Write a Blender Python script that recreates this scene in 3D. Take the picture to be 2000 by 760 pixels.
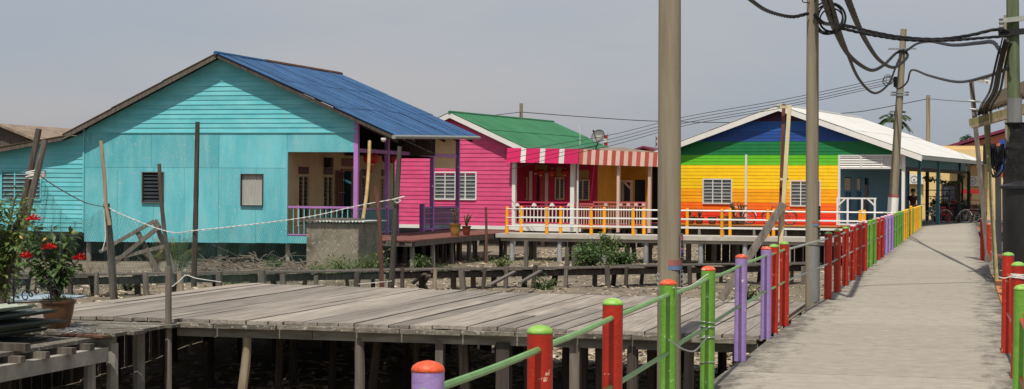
import bpy, math, random
from mathutils import Vector, Matrix, noise
random.seed(7)
for o in list(bpy.data.objects): bpy.data.objects.remove(o)
SC = bpy.context.scene
COL = SC.collection
# ------------------------------------------------------------------ camera, sky, sun
F_PX, ROLL, HOR, CAM_H = 3500.0, 0.008, 369.0, 1.6
YAW = math.atan(0.253)
CA, SA = math.cos(YAW), math.sin(YAW)
cam_d = bpy.data.cameras.new('camera')
cam = bpy.data.objects.new('camera', cam_d); COL.objects.link(cam)
cam.matrix_world = Matrix.Translation((0, 0, CAM_H)) @ Matrix.Rotation(YAW, 4, 'Z') @ Matrix.Rotation(math.pi/2, 4, 'X') @ Matrix.Rotation(ROLL, 4, 'Z')
cam_d.sensor_width = 36.0; cam_d.lens = 36.0*F_PX/2000.0
cam_d.shift_y = (HOR-380.0)/2000.0
cam_d.clip_start = 0.1; cam_d.clip_end = 6000
SC.camera = cam
SUN_EL, SUN_AZ = math.radians(61), math.radians(178.5)   # compass azimuth of the sun, measured clockwise from +Y
W = bpy.data.worlds.new('World'); SC.world = W; W.use_nodes = True
nt = W.node_tree; nt.nodes.clear()
sky = nt.nodes.new('ShaderNodeTexSky'); sky.sky_type = 'NISHITA'; sky.sun_disc = False
sky.sun_elevation = SUN_EL; sky.sun_rotation = SUN_AZ
sky.air_density = 1.2; sky.dust_density = 1.5; sky.ozone_density = 2.0; sky.altitude = 0
hs = nt.nodes.new('ShaderNodeHueSaturation'); hs.inputs['Saturation'].default_value = 0.32
tc = nt.nodes.new('ShaderNodeTexCoord')
mp = nt.nodes.new('ShaderNodeMapping'); mp.inputs['Scale'].default_value = (1.2, 1.2, 6)
ns = nt.nodes.new('ShaderNodeTexNoise'); ns.inputs['Scale'].default_value = 2.2; ns.inputs['Detail'].default_value = 5; ns.inputs['Roughness'].default_value = 0.5
rp = nt.nodes.new('ShaderNodeValToRGB')
rp.color_ramp.elements[0].position = 0.40; rp.color_ramp.elements[0].color = (0.83, 0.89, 0.995, 1)
rp.color_ramp.elements[1].position = 0.66; rp.color_ramp.elements[1].color = (1.0, 0.965, 0.99, 1)
mulc = nt.nodes.new('ShaderNodeMix'); mulc.data_type = 'RGBA'; mulc.blend_type = 'MULTIPLY'; mulc.inputs['Factor'].default_value = 1.0
bg = nt.nodes.new('ShaderNodeBackground'); bg.inputs['Strength'].default_value = 0.105
wo = nt.nodes.new('ShaderNodeOutputWorld')
L = nt.links.new
L(tc.outputs['Generated'], mp.inputs['Vector']); L(mp.outputs['Vector'], ns.inputs['Vector']); L(ns.outputs['Fac'], rp.inputs['Fac'])
hz = nt.nodes.new('ShaderNodeMix'); hz.data_type = 'RGBA'; hz.inputs['Factor'].default_value = 0.6; hz.inputs['B'].default_value = (4.3, 4.42, 4.6, 1)   # thin even haze veil over the whole sky
L(sky.outputs[0], hs.inputs['Color']); L(hs.outputs['Color'], hz.inputs['A']); L(hz.outputs['Result'], mulc.inputs['A']); L(rp.outputs['Color'], mulc.inputs['B'])
L(mulc.outputs['Result'], bg.inputs['Color']); L(bg.outputs[0], wo.inputs['Surface'])
sl = bpy.data.lights.new('sun', 'SUN'); sl.energy = 4.3; sl.angle = math.radians(0.6); sl.color = (1.0, 0.95, 0.86)
so = bpy.data.objects.new('sun', sl); COL.objects.link(so)
sd = Vector((math.sin(SUN_AZ)*math.cos(SUN_EL), math.cos(SUN_AZ)*math.cos(SUN_EL), math.sin(SUN_EL)))
so.rotation_euler = sd.to_track_quat('Z', 'Y').to_euler(); so.location = (0, -20, 40)
SC.view_settings.view_transform = 'Standard'; SC.view_settings.look = 'None'
SC.view_settings.exposure = 0.0; SC.view_settings.gamma = 1.0; SC.view_settings.use_curve_mapping = False

# ------------------------------------------------------------------ pixel -> place
def ray(px, py):
    xr = px + ROLL*(py-380); yr = py - ROLL*(px-1000)
    dx = (xr-1000)/F_PX; dz = -(yr-HOR)/F_PX
    return Vector((dx*CA - SA, dx*SA + CA, dz))
def at(px, py, t):                       # point at depth t along the camera axis
    return Vector((0, 0, CAM_H)) + ray(px, py)*t
def onz(px, py, z):                      # point of that pixel on the level z
    r = ray(px, py); return Vector((0, 0, CAM_H)) + r*((z-CAM_H)/r.z)
def depth_at(px, py, z):
    return (z-CAM_H)/ray(px, py).z
class Frame:                             # upright plane frame: e1 along, e2 into depth
    def __init__(s, o, ang=0.0, e1=None, e2=None):
        s.o = Vector((o[0], o[1]))
        s.e1 = Vector(e1) if e1 else Vector((math.cos(ang), -math.sin(ang)))
        s.e2 = Vector(e2) if e2 else Vector((math.sin(ang), math.cos(ang)))
    def w(s, a, d, z):
        p = s.o + s.e1*a + s.e2*d; return Vector((p.x, p.y, z))
    def hit(s, px, py, d=0.0):           # pixel on the plane at depth d -> (a, z)
        r = ray(px, py); r2 = Vector((r.x, r.y))
        t = (s.o + s.e2*d).dot(s.e2)/r2.dot(s.e2)
        return ((r2*t - s.o).dot(s.e1), CAM_H + r.z*t)
    def side(s, a):                      # frame of the wall at a, facing +e1
        q = s.o + s.e1*a
        return Frame((q.x, q.y), e1=s.e2, e2=-s.e1)

# ------------------------------------------------------------------ mesh building
WP = {}
class MB:
    def __init__(s): s.v = []; s.f = []
    def poly(s, pts):
        n = len(s.v); s.v += [Vector(p) for p in pts]; s.f.append(list(range(n, n+len(pts))))
    def box8(s, b):                      # 0-3 bottom ring, 4-7 top ring
        n = len(s.v); s.v += [Vector(p) for p in b]
        for q in ((3,2,1,0),(4,5,6,7),(0,1,5,4),(1,2,6,5),(2,3,7,6),(3,0,4,7)): s.f.append([n+i for i in q])
    def box(s, x0, x1, y0, y1, z0, z1):
        s.box8([(x0,y0,z0),(x1,y0,z0),(x1,y1,z0),(x0,y1,z0),(x0,y0,z1),(x1,y0,z1),(x1,y1,z1),(x0,y1,z1)])
    def fbox(s, F, a0, a1, d0, d1, z0, z1):
        s.box8([F.w(a0,d0,z0),F.w(a1,d0,z0),F.w(a1,d1,z0),F.w(a0,d1,z0),F.w(a0,d0,z1),F.w(a1,d0,z1),F.w(a1,d1,z1),F.w(a0,d1,z1)])
    def bar(s, p0, p1, w, h, up=(0,0,1)):
        p0, p1 = Vector(p0), Vector(p1); t = (p1-p0).normalized(); up = Vector(up)
        if abs(t.dot(up)) > .98: up = Vector((0,1,0))
        a = t.cross(up).normalized()*w/2; b = a.cross(t).normalized()*h/2
        s.box8([p0-a-b, p0+a-b, p1+a-b, p1-a-b, p0-a+b, p0+a+b, p1+a+b, p1-a+b])
    def tube(s, pts, r, n=8, cap=True):
        pts = [Vector(p) for p in pts]; m = len(pts)
        rr = r if isinstance(r, (list, tuple)) else [r]*m
        ref = None; base = len(s.v)
        for i in range(m):
            t = (pts[min(i+1,m-1)]-pts[max(i-1,0)]).normalized()
            if ref is None:
                ref = Vector((1,0,0)) if abs(t.x) < .9 else Vector((0,1,0))
            a = (ref - t*ref.dot(t)).normalized(); ref = a; b = t.cross(a)
            for k in range(n):
                q = 2*math.pi*k/n; s.v.append(pts[i]+(a*math.cos(q)+b*math.sin(q))*rr[i])
        for i in range(m-1):
            for k in range(n):
                k2 = (k+1) % n
                s.f.append([base+i*n+k, base+i*n+k2, base+(i+1)*n+k2, base+(i+1)*n+k])
        if cap:
            s.f.append([base+k for k in range(n-1,-1,-1)]); s.f.append([base+(m-1)*n+k for k in range(n)])
    def lathe(s, c, prof, n=16):
        c = Vector(c); base = len(s.v); m = len(prof)
        for r, z in prof:
            for k in range(n):
                q = 2*math.pi*k/n; s.v.append(c+Vector((math.cos(q)*r, math.sin(q)*r, z)))
        for i in range(m-1):
            for k in range(n):
                k2 = (k+1) % n
                s.f.append([base+i*n+k, base+i*n+k2, base+(i+1)*n+k2, base+(i+1)*n+k])
        s.f.append([base+k for k in range(n-1,-1,-1)]); s.f.append([base+(m-1)*n+k for k in range(n)])
    def ring(s, c, ax, R, r, n=20, k=6):
        c = Vector(c); ax = Vector(ax).normalized(); u = ax.orthogonal().normalized(); w = ax.cross(u); base = len(s.v)
        for i in range(n):
            q = 2*math.pi*i/n; d = u*math.cos(q)+w*math.sin(q)
            for j in range(k):
                p = 2*math.pi*j/k; s.v.append(c+d*(R+r*math.cos(p))+ax*(r*math.sin(p)))
        for i in range(n):
            for j in range(k):
                s.f.append([base+i*k+j, base+((i+1)%n)*k+j, base+((i+1)%n)*k+(j+1)%k, base+i*k+(j+1)%k])
    def leaf(s, p, d, up, l, w):         # folded leaf, 4 triangles
        p = Vector(p); d = Vector(d).normalized(); sd_ = d.cross(Vector(up))
        if sd_.length < 1e-3: sd_ = d.orthogonal()
        sd_.normalize(); nn = sd_.cross(d)
        n = len(s.v); m = p+d*l*.5
        s.v += [p, m+sd_*w/2+nn*w*.15, p+d*l-nn*l*.12, m-sd_*w/2+nn*w*.15, m]
        s.f += [[n,n+1,n+4],[n+1,n+2,n+4],[n+2,n+3,n+4],[n+3,n,n+4]]
    def build(s, name, mat, parent=None, smooth=False, label=None, cat=None, group=None, kind=None):
        me = bpy.data.meshes.new(name)
        lo = Vector((min(p.x for p in s.v), min(p.y for p in s.v), min(p.z for p in s.v)))
        hi = Vector((max(p.x for p in s.v), max(p.y for p in s.v), 0))
        org = Vector(((lo.x+hi.x)/2, (lo.y+hi.y)/2, lo.z))
        me.from_pydata([p-org for p in s.v], [], s.f); me.update()
        if smooth:
            me.polygons.foreach_set('use_smooth', [True]*len(me.polygons)); me.set_sharp_from_angle(angle=math.radians(38))
        if mat: me.materials.append(MAT(mat))
        return put(name, me, org, parent, label, cat, group, kind)
def put(name, me, org, parent=None, label=None, cat=None, group=None, kind=None):
    o = bpy.data.objects.new(name, me); COL.objects.link(o); org = Vector(org)
    WP[o] = org
    if parent is not None: o.parent = parent; o.location = org - WP[parent]
    else: o.location = org
    tag(o, label, cat, group, kind); return o
def tag(o, label=None, cat=None, group=None, kind=None):
    if label: o['label'] = label
    if cat: o['category'] = cat
    if group: o['group'] = group
    if kind: o['kind'] = kind
    return o
def thing(name, label, cat, loc, group=None):
    return put(name, None, loc, None, label, cat, group)
def lerp(a, b, t): return a+(b-a)*t
def R(a, b): return random.uniform(a, b)
def spline(pts, n=8):                    # Catmull-Rom through points
    P = [Vector(p) for p in pts]; P = [P[0]*2-P[1]] + P + [P[-1]*2-P[-2]]; out = []
    for i in range(1, len(P)-2):
        for k in range(n):
            t = k/n; a, b, c, d = P[i-1], P[i], P[i+1], P[i+2]
            out.append(.5*((2*b)+(c-a)*t+(2*a-5*b+4*c-d)*t*t+(3*b-a-3*c+d)*t**3))
    out.append(P[-2]); return out

# ------------------------------------------------------------------ materials
MDEF, MCACHE = {}, {}
def MAT(n):
    if n not in MCACHE: MCACHE[n] = make_mat(n, **MDEF[n])
    return MCACHE[n]
def srgb(h):
    c = [int(h[i:i+2], 16)/255 for i in (0, 2, 4)]
    return tuple(x/12.92 if x <= .04045 else ((x+.055)/1.055)**2.4 for x in c)
def make_mat(name, col, rough=.7, var=.18, scale=2.0, stretch=(1,1,1), col2=None, rnd=.06, dirt=0.0, dcol=(.05,.045,.035), dstretch=(2.5,2.5,.35), dscale=1.5, bump=.0, bscale=30, metal=0.0, spec=.35, chips=0.0, ccol=(.35,.3,.25), trans=0.0, edge=False):
    m = bpy.data.materials.new(name); m.use_nodes = True; t = m.node_tree; N = t.nodes; LK = t.links.new
    b = N['Principled BSDF']; b.inputs['Roughness'].default_value = rough; b.inputs['Metallic'].default_value = metal
    b.inputs['Specular IOR Level'].default_value = spec
    if isinstance(col, str): col = srgb(col)
    if isinstance(col2, str): col2 = srgb(col2)
    if isinstance(dcol, str): dcol = srgb(dcol)
    if isinstance(ccol, str): ccol = srgb(ccol)
    g = N.new('ShaderNodeNewGeometry'); oi = N.new('ShaderNodeObjectInfo')
    def noise_(sc, st, det=6, ro=.6):
        mp = N.new('ShaderNodeMapping'); mp.inputs['Scale'].default_value = st; LK(g.outputs['Position'], mp.inputs['Vector'])
        n = N.new('ShaderNodeTexNoise'); n.inputs['Scale'].default_value = sc; n.inputs['Detail'].default_value = det; n.inputs['Roughness'].default_value = ro
        LK(mp.outputs['Vector'], n.inputs['Vector']); return n
    n1 = noise_(scale, stretch)
    rp = N.new('ShaderNodeValToRGB'); e = rp.color_ramp.elements
    c2 = col2 if col2 else tuple(min(1, c*(1+var)) for c in col); c1 = tuple(c*(1-var) for c in col) if not col2 else col
    e[0].position = .32; e[0].color = (*c1, 1); e[1].position = .68; e[1].color = (*c2, 1)
    LK(n1.outputs['Fac'], rp.inputs['Fac']); out = rp.outputs['Color']
    def mix(a, fac, c, mode='MIX'):
        x = N.new('ShaderNodeMix'); x.data_type = 'RGBA'; x.blend_type = mode
        LK(fac, x.inputs['Factor']); LK(a, x.inputs['A']); x.inputs['B'].default_value = (*c, 1); return x.outputs['Result']
    if rnd:
        hs = N.new('ShaderNodeHueSaturation'); mr = N.new('ShaderNodeMapRange')
        mr.inputs['To Min'].default_value = 1-rnd*2; mr.inputs['To Max'].default_value = 1+rnd*2
        LK(oi.outputs['Random'], mr.inputs['Value']); LK(mr.outputs['Result'], hs.inputs['Value']); LK(out, hs.inputs['Color']); out = hs.outputs['Color']
    if dirt:
        n2 = noise_(dscale, dstretch, 8, .65); r2 = N.new('ShaderNodeMapRange'); r2.inputs['From Min'].default_value = .48; r2.inputs['From Max'].default_value = .78
        r2.inputs['To Max'].default_value = dirt; LK(n2.outputs['Fac'], r2.inputs['Value']); out = mix(out, r2.outputs['Result'], dcol)
    if chips:
        n3 = noise_(14, (1,1,1), 5, .7); r3 = N.new('ShaderNodeMapRange'); r3.inputs['From Min'].default_value = 1-.36-chips*.1; r3.inputs['From Max'].default_value = 1-.34-chips*.1
        LK(n3.outputs['Fac'], r3.inputs['Value']); out = mix(out, r3.outputs['Result'], ccol)
    if edge:                             # black algae creeping in from both kerbless edges of the walkway, plus small dark scuffs
        sx = N.new('ShaderNodeSeparateXYZ'); LK(g.outputs['Position'], sx.inputs[0])
        m1 = N.new('ShaderNodeMath'); m1.operation = 'ADD'; m1.inputs[1].default_value = .77; LK(sx.outputs['X'], m1.inputs[0])
        m2 = N.new('ShaderNodeMath'); m2.operation = 'ABSOLUTE'; LK(m1.outputs[0], m2.inputs[0])
        r5 = N.new('ShaderNodeMapRange'); r5.inputs['From Min'].default_value = .55; r5.inputs['From Max'].default_value = 1.3; LK(m2.outputs[0], r5.inputs['Value'])
        n5 = noise_(3.0, (1.3,.6,1), 9, .75); m3 = N.new('ShaderNodeMath'); m3.operation = 'MULTIPLY_ADD'; LK(r5.outputs['Result'], m3.inputs[0]); m3.inputs[1].default_value = .34; LK(n5.outputs['Fac'], m3.inputs[2])
        r6 = N.new('ShaderNodeMapRange'); r6.inputs['From Min'].default_value = .66; r6.inputs['From Max'].default_value = .86; r6.inputs['To Max'].default_value = .8; LK(m3.outputs[0], r6.inputs['Value'])
        out = mix(out, r6.outputs['Result'], (.06,.053,.043))
        n6 = noise_(8, (1.2,.7,1), 4, .5); r7 = N.new('ShaderNodeMapRange'); r7.inputs['From Min'].default_value = .70; r7.inputs['From Max'].default_value = .76; r7.inputs['To Max'].default_value = .55; LK(n6.outputs['Fac'], r7.inputs['Value']); out = mix(out, r7.outputs['Result'], (.10,.088,.07))
    LK(out, b.inputs['Base Color'])
    if bump:
        n4 = noise_(bscale, stretch, 5, .6); bp = N.new('ShaderNodeBump'); bp.inputs['Strength'].default_value = min(1, bump); bp.inputs['Distance'].default_value = .02
        LK(n4.outputs['Fac'], bp.inputs['Height']); LK(bp.outputs['Normal'], b.inputs['Normal'])
    if trans:
        tr = N.new('ShaderNodeBsdfTranslucent'); LK(out, tr.inputs['Color']); ms = N.new('ShaderNodeMixShader'); ms.inputs[0].default_value = trans
        o_ = N['Material Output']; LK(b.outputs[0], ms.inputs[1]); LK(tr.outputs[0], ms.inputs[2]); LK(ms.outputs[0], o_.inputs['Surface'])
    return m
def D(n, col, **k): MDEF[n] = dict(col=col, **k)
WG = (14, .6, 14)
D('deck_wood', (.20,.168,.138), col2=(.36,.315,.265), scale=1.6, stretch=WG, rnd=.13, bump=.4, bscale=3, rough=.88, dirt=.55, dcol=(.10,.082,.066), dstretch=(3,.5,3), dscale=.8)
D('old_wood', (.075,.062,.05), col2=(.17,.145,.12), scale=2, stretch=(9,9,.7), rnd=.14, bump=.5, bscale=3, rough=.9, dirt=.3)
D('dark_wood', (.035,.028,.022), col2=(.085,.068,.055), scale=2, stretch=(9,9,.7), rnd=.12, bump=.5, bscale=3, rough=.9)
D('red_wood', (.10,.035,.022), col2=(.19,.075,.05), scale=2, stretch=(9,9,.7), rnd=.1, bump=.4, bscale=3, rough=.85)
D('pale_trunk', (.22,.17,.115), col2=(.36,.29,.2), scale=3, stretch=(5,5,.8), bump=.5, bscale=4, rough=.9)
D('edge_wood', (.09,.075,.058), col2=(.21,.19,.15), scale=5, stretch=(1,3,3), rnd=.15, bump=.8, bscale=9, rough=.95, chips=.5, ccol=(.36,.36,.3))
D('beam_wood', (.13,.125,.10), col2=(.27,.26,.21), scale=2.5, stretch=(.8,6,6), rnd=.15, bump=.5, bscale=5, rough=.9, dirt=.4)
D('bamboo', (.32,.2,.07), col2=(.47,.33,.14), scale=3, rough=.55)
D('concrete_walk', (.285,.25,.20), col2=(.365,.325,.268), scale=6.5, stretch=(1,1.0,1), rnd=.03, bump=.4, bscale=50, rough=.92, dirt=.3, dcol=(.20,.175,.14), dstretch=(.5,1.1,1), dscale=2.6, edge=True)
D('concrete', (.22,.205,.175), col2=(.36,.34,.29), scale=2.5, bump=.3, bscale=20, rough=.9, dirt=.5, dcol=(.07,.065,.055))
D('concrete_slab', (.34,.31,.26), col2=(.52,.48,.42), scale=3, bump=.3, bscale=20, rough=.9, dirt=.5, dcol=(.12,.11,.09), dstretch=(1,1,1))
D('concrete_dirty', (.15,.13,.095), col2=(.29,.25,.19), scale=1.6, bump=.5, bscale=12, rough=.95, dirt=1.0, dcol=(.035,.032,.024), dstretch=(1.6,1.6,.9), dscale=1.1, chips=.45, ccol=(.40,.35,.3))
D('pole_concrete', (.20,.168,.115), col2=(.285,.245,.175), scale=3, stretch=(2.5,2.5,.2), rnd=.03, bump=.25, bscale=40, rough=.9, dirt=.6, dcol=(.105,.09,.068), dstretch=(5,5,.18), dscale=2, chips=.0, ccol=(.36,.33,.27))
D('pole_grey', (.15,.155,.155), col2=(.23,.225,.215), scale=3, stretch=(2,2,.4), bump=.2, rough=.85, dirt=.4)
D('pile_pipe', (.26,.275,.28), col2=(.36,.37,.37), scale=3, rough=.7, dirt=.5, dcol=(.12,.11,.09))
D('mud', (.125,.098,.068), col2=(.25,.205,.15), scale=.8, rnd=0, bump=1, bscale=5, rough=.9, dirt=.7, dcol=(.045,.036,.024), dstretch=(1,1,1), dscale=.6)
D('debris', (.19,.145,.095), col2=(.58,.49,.36), scale=9, rough=.9)
D('twig', (.13,.10,.075), col2=(.27,.22,.17), scale=6, rough=.9)
D('teal', '4fa8b2', col2='6fbcc4', scale=1.0, rnd=.05, rough=.6, dirt=.6, dcol='93c0bf', dstretch=(2.6,2.6,.5), dscale=1.5, chips=.16, ccol='b9b8a6', stretch=(1.5,1.5,.5))
D('teal_board', '55aeb6', col2='72c0c6', scale=1.2, rnd=.05, rough=.55, dirt=.3, dcol='8fbab8', stretch=(1,1,3))
D('teal_post', '3f7f8c', rough=.55, dirt=.2)
D('teal_rail', '6fb5bd', rough=.5)
D('cream', 'c6ad82', rough=.75, var=.1, dirt=.15, dcol='8c7a58')
D('cream_far', 'd6b982', rough=.75, var=.08, scale=1)
D('purple', 'a874b4', rough=.5, var=.1, dirt=.15)
D('purple_post', '9c80b8', rough=.42, var=.10, scale=7, dirt=.25, dcol='75608e', chips=-.1, ccol='d0c4cc', bump=.3, bscale=25, spec=.4)
D('red_post', 'ac2814', rough=.42, var=.14, scale=7, dirt=.3, dcol='6a140a', chips=-.1, ccol='d0a890', bump=.3, bscale=25, spec=.4)
D('green_post', '679a36', rough=.42, var=.14, scale=7, dirt=.3, dcol='48692a', chips=-.1, ccol='c4cca8', bump=.3, bscale=25, spec=.4)
D('yellow_post', 'dca016', rough=.4, var=.08, scale=5, dirt=.15, dcol='96700e', chips=.04, spec=.5)
D('orange_post', 'f0a010', rough=.45, var=.05, scale=5)
D('cap_orange', 'd2542f', rough=.45, var=.2, scale=12, dirt=.3, dcol='9a3c24', chips=.15, ccol='d4bca8', bump=.4, spec=.4)
D('cap_green', '86b050', rough=.45, var=.2, scale=12, dirt=.3, dcol='5c7c38', chips=.25, ccol='d4d8ac', bump=.4, spec=.4)
D('cap_pink', 'd9a9b4', rough=.4, var=.1)
D('cap_yellow', 'e6b437', rough=.4, var=.1)
D('rail_green', '6f9a55', rough=.42, var=.15, scale=6, dirt=.25, dcol='55583f', spec=.5)
D('rail_grey', '8e9189', rough=.5, var=.15, scale=6)
D('rail_red', 'b4452f', rough=.45, var=.15)
D('white', 'd8d5ce', rough=.5, var=.05, dirt=.12, dcol='8d877a')
D('white_roof', 'c4c2bd', rough=.5, var=.05, rnd=.02, dirt=.25, dcol='938d82', dstretch=(.6,.6,.6))
D('grey_roof', (.25,.235,.21), col2=(.37,.35,.31), rough=.6, dirt=.5)
D('blue_roof', '24466c', col2='315a84', scale=1.6, rnd=.08, rough=.62, dirt=.5, dcol='1b3450', dstretch=(.9,.9,.9), chips=.15, ccol='56789a', spec=.25)
D('green_roof', '2d6444', col2='397550', scale=.9, rnd=.03, rough=.6, dirt=.25, dcol='28543c', dstretch=(.6,.6,.6), chips=.0, ccol='5a8a6c')
D('rust', (.075,.035,.022), col2=(.15,.075,.045), scale=4, rough=.9, dirt=.4)
D('rust_roof', (.17,.12,.085), col2=(.29,.22,.16), scale=2, rough=.9, dirt=.4)
D('pink', 'c84472', col2='d65480', scale=1.4, rnd=.03, rough=.55, dirt=.2, dcol='a03a62', stretch=(1,1,3))
D('pink_deep', 'a31236', rough=.55, var=.1)
D('pink_awning', 'c8205c', rough=.55, var=.05)
D('pink_rail', 'b83257', rough=.5, var=.08)
D('dull_pink_rail', 'b05a58', rough=.55, var=.1)
D('dull_white', 'c9a89a', rough=.6, var=.08)
D('stripe_brown', 'a0473a', rough=.6, var=.08)
D('orange_wall', 'b87a1a', rough=.6, var=.12, dirt=.25)
D('tan_floor', 'b5743c', rough=.6, var=.1)
D('red_deck', (.15,.052,.04), col2=(.27,.10,.075), scale=2, stretch=(9,.8,9), rnd=.12, bump=.4, bscale=4, rough=.8, dirt=.3, dcol=(.12,.1,.085))
for n_, c_ in (('r_purple','3d1a35'),('r_blue2','2456a0'),('r_blue','22488c'),('r_dgreen','16703c'),('r_lgreen','5fb822'),('r_yellow','f2c410'),('r_amber','f0a20c'),('r_orange','ee6a14'),('r_red','dc3418')):
    D(n_, c_, rough=.55, var=.08, scale=2.0, rnd=.02, dirt=.22, stretch=(1,1,3), dcol=tuple(x*.55 for x in srgb(c_)))
D('sky_blue_wall', '5f93ac', rough=.6, var=.08, dirt=.15)
D('blue_shutter', '26406e', rough=.5)
D('glass', (.025,.03,.032), rough=.12, var=.3, scale=3, spec=.6)
D('louvre', (.10,.115,.12), rough=.18, var=.35, scale=4, spec=.6)
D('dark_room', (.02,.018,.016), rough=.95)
D('curtain', (.30,.29,.26), col2=(.42,.41,.37), scale=2, stretch=(8,8,.6), rough=.9)
D('brown_frame', (.06,.03,.022), rough=.6)
D('brown_grille', (.16,.06,.04), rough=.5)
D('lantern_red', (.42,.02,.015), rough=.5, var=.2, trans=.25)
D('gold', (.55,.36,.06), rough=.45)
D('black', (.012,.012,.013), rough=.55, var=.3)
D('cable', (.014,.014,.015), rough=.5, var=.4, scale=8, bump=.4, bscale=60)
D('black_plastic', (.018,.018,.019), rough=.38, var=.3, scale=2, dirt=.35, dcol=(.07,.065,.055))
D('net_black', (.012,.012,.012), rough=.95, var=.5, scale=12, bump=.9, bscale=40)
D('net_green', (.05,.10,.085), rough=.9)
D('rope', (.62,.60,.55), rough=.9, var=.15, scale=20)
D('rope_dark', (.17,.18,.16), rough=.9)
D('steel', (.35,.36,.36), rough=.4, metal=.6)
D('pot_brown', (.085,.038,.018), col2=(.14,.068,.032), scale=3, rough=.3, spec=.5, bump=.1)
D('pot_ochre', (.24,.13,.03), col2=(.32,.19,.05), scale=3, rough=.25, spec=.5)
D('pot_red', (.16,.035,.02), col2=(.22,.06,.035), scale=3, rough=.3, spec=.5)
D('pot_dark', (.07,.055,.04), col2=(.15,.12,.09), scale=5, rough=.4)
D('soil', (.05,.035,.025), rough=1)
D('leaf', (.05,.10,.028), col2=(.11,.17,.05), scale=6, rough=.45, trans=.3, rnd=.05)
D('leaf_dark', (.022,.05,.018), col2=(.06,.10,.03), scale=5, rough=.45, trans=.2)
D('leaf_bright', (.075,.13,.03), col2=(.16,.21,.05), scale=6, rough=.5, trans=.3)
D('leaf_dry', (.22,.17,.07), col2=(.34,.27,.13), scale=6, rough=.8, trans=.2)
D('leaf_yellow', (.5,.33,.05), rough=.5, trans=.2)
D('grass', (.075,.10,.03), col2=(.2,.19,.08), scale=3, rough=.8, trans=.25)
D('flower_red', (.55,.015,.012), rough=.5, var=.3, scale=20, trans=.2)
D('stem', (.07,.05,.03), rough=.9)
D('sheet_green', (.34,.40,.30), col2=(.5,.53,.43), scale=3, rough=.5, dirt=.3)
D('sheet_dark', (.045,.06,.052), col2=(.10,.12,.105), scale=3, rough=.45, rnd=.2)
D('sheet_white', (.55,.55,.52), col2=(.68,.68,.66), rough=.45, dirt=.4)
D('pale_blue', (.30,.38,.44), rough=.7, dirt=.4)
D('cream_timber', (.55,.48,.27), rough=.6, var=.1, dirt=.2)
D('maroon', (.075,.012,.012), rough=.6)
D('peach', 'b86f56', rough=.7)
D('plum', '6e2440', rough=.6)
D('sign_blue', (.02,.06,.35), rough=.5, var=.05)
D('poster_black', (.012,.011,.018), rough=.5, var=.05)
D('poster_pink', (.55,.10,.22), rough=.5)
D('poster_violet', (.06,.04,.22), rough=.5)
D('poster_edge', (.45,.45,.45), rough=.6)
D('band_red', (.30,.10,.09), rough=.7, var=.25, scale=6)
D('band_blue', (.11,.17,.27), rough=.7, var=.25, scale=6)
D('red_plastic', (.42,.03,.025), rough=.35, var=.05)
D('white_plastic', (.45,.47,.46), rough=.4, var=.05)
D('tyre', (.02,.02,.02), rough=.8)
D('bike_frame', (.30,.26,.22), rough=.35, metal=.3)
D('skin', (.28,.15,.09), rough=.55)
D('shirt', (.07,.015,.018), rough=.85)
D('trousers', (.02,.02,.028), rough=.85)
D('hair', (.01,.009,.008), rough=.6)
D('palm_trunk', (.16,.13,.10), rough=.9)
D('tarp', (.04,.048,.042), rough=.7, bump=.5, bscale=8)
D('rock_pale', (.19,.19,.19), col2=(.38,.38,.37), scale=8, rough=.85, bump=.6)
D('thatch', (.05,.035,.022), col2=(.11,.08,.05), scale=8, rough=1)
D('green_pole', (.07,.10,.05), col2=(.15,.17,.09), scale=3, stretch=(6,6,.5), rough=.9, bump=.3)
D('lichen_wood', (.20,.175,.08), col2=(.34,.30,.16), scale=3, stretch=(6,6,.7), rough=.9, bump=.4)
# ================================================================== THE SETTING
def gz(x, y):
    lf = max(0, min(1, (-5.5-x)/3)); y0 = lerp(34, 22, lf); wd_ = lerp(24, 7, lf)
    base = -1.32 + .34*max(0, min(1, (y-y0)/wd_))
    return base + .10*noise.noise(Vector((x*.22, y*.22, 0))) + .05*noise.noise(Vector((x*.9, y*.9, 3))) + .022*noise.noise(Vector((x*2.7, y*2.7, 5)))
def axis(fine0, fine1, st, lo, hi):
    a = [fine0]
    while a[-1] < fine1: a.append(a[-1]+st)
    s = st; b = [fine0]
    while b[-1] > lo: s *= 1.5; b.append(b[-1]-s)
    s = st; c = [a[-1]]
    while c[-1] < hi: s *= 1.5; c.append(c[-1]+s)
    return b[:0:-1] + a + c[1:]
xs, ys = axis(-32, 4, .22, -3000, 3000), axis(14, 72, .22, -3000, 3000)
me = bpy.data.meshes.new('ground'); nx = len(xs)
me.from_pydata([(x, y, gz(x, y)) for y in ys for x in xs], [], [(j*nx+i, j*nx+i+1, (j+1)*nx+i+1, (j+1)*nx+i) for j in range(len(ys)-1) for i in range(nx-1)])
me.polygons.foreach_set('use_smooth', [True]*len(me.polygons)); me.materials.append(MAT('mud'))
put('ground', me, (0,0,0), kind='structure', label='grey brown tidal mud flat under the stilt houses')

def pile(parent, x, y, r, top, mat, lean=(0,0), n=9, bottom=None, crook=0.0, name='pile', square=False):
    b = (gz(x, y)-.25) if bottom is None else bottom
    m = MB()
    if square:
        m.bar((x-lean[0], y-lean[1], b), (x, y, top), r*2, r*2)
    else:
        k = 7; pts = []; rr = []
        for i in range(k):
            t = i/(k-1); pts.append(Vector((x-lean[0]*(1-t)+crook*math.sin(t*5+x), y-lean[1]*(1-t)+crook*math.cos(t*4+x)*.6, lerp(b, top, t)))); rr.append(r*(1+.10*(1-t))*(1+crook*2*math.sin(t*9+y)))
        m.tube(pts, rr, n)
    return m.build(name, mat, parent, smooth=not square)

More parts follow.
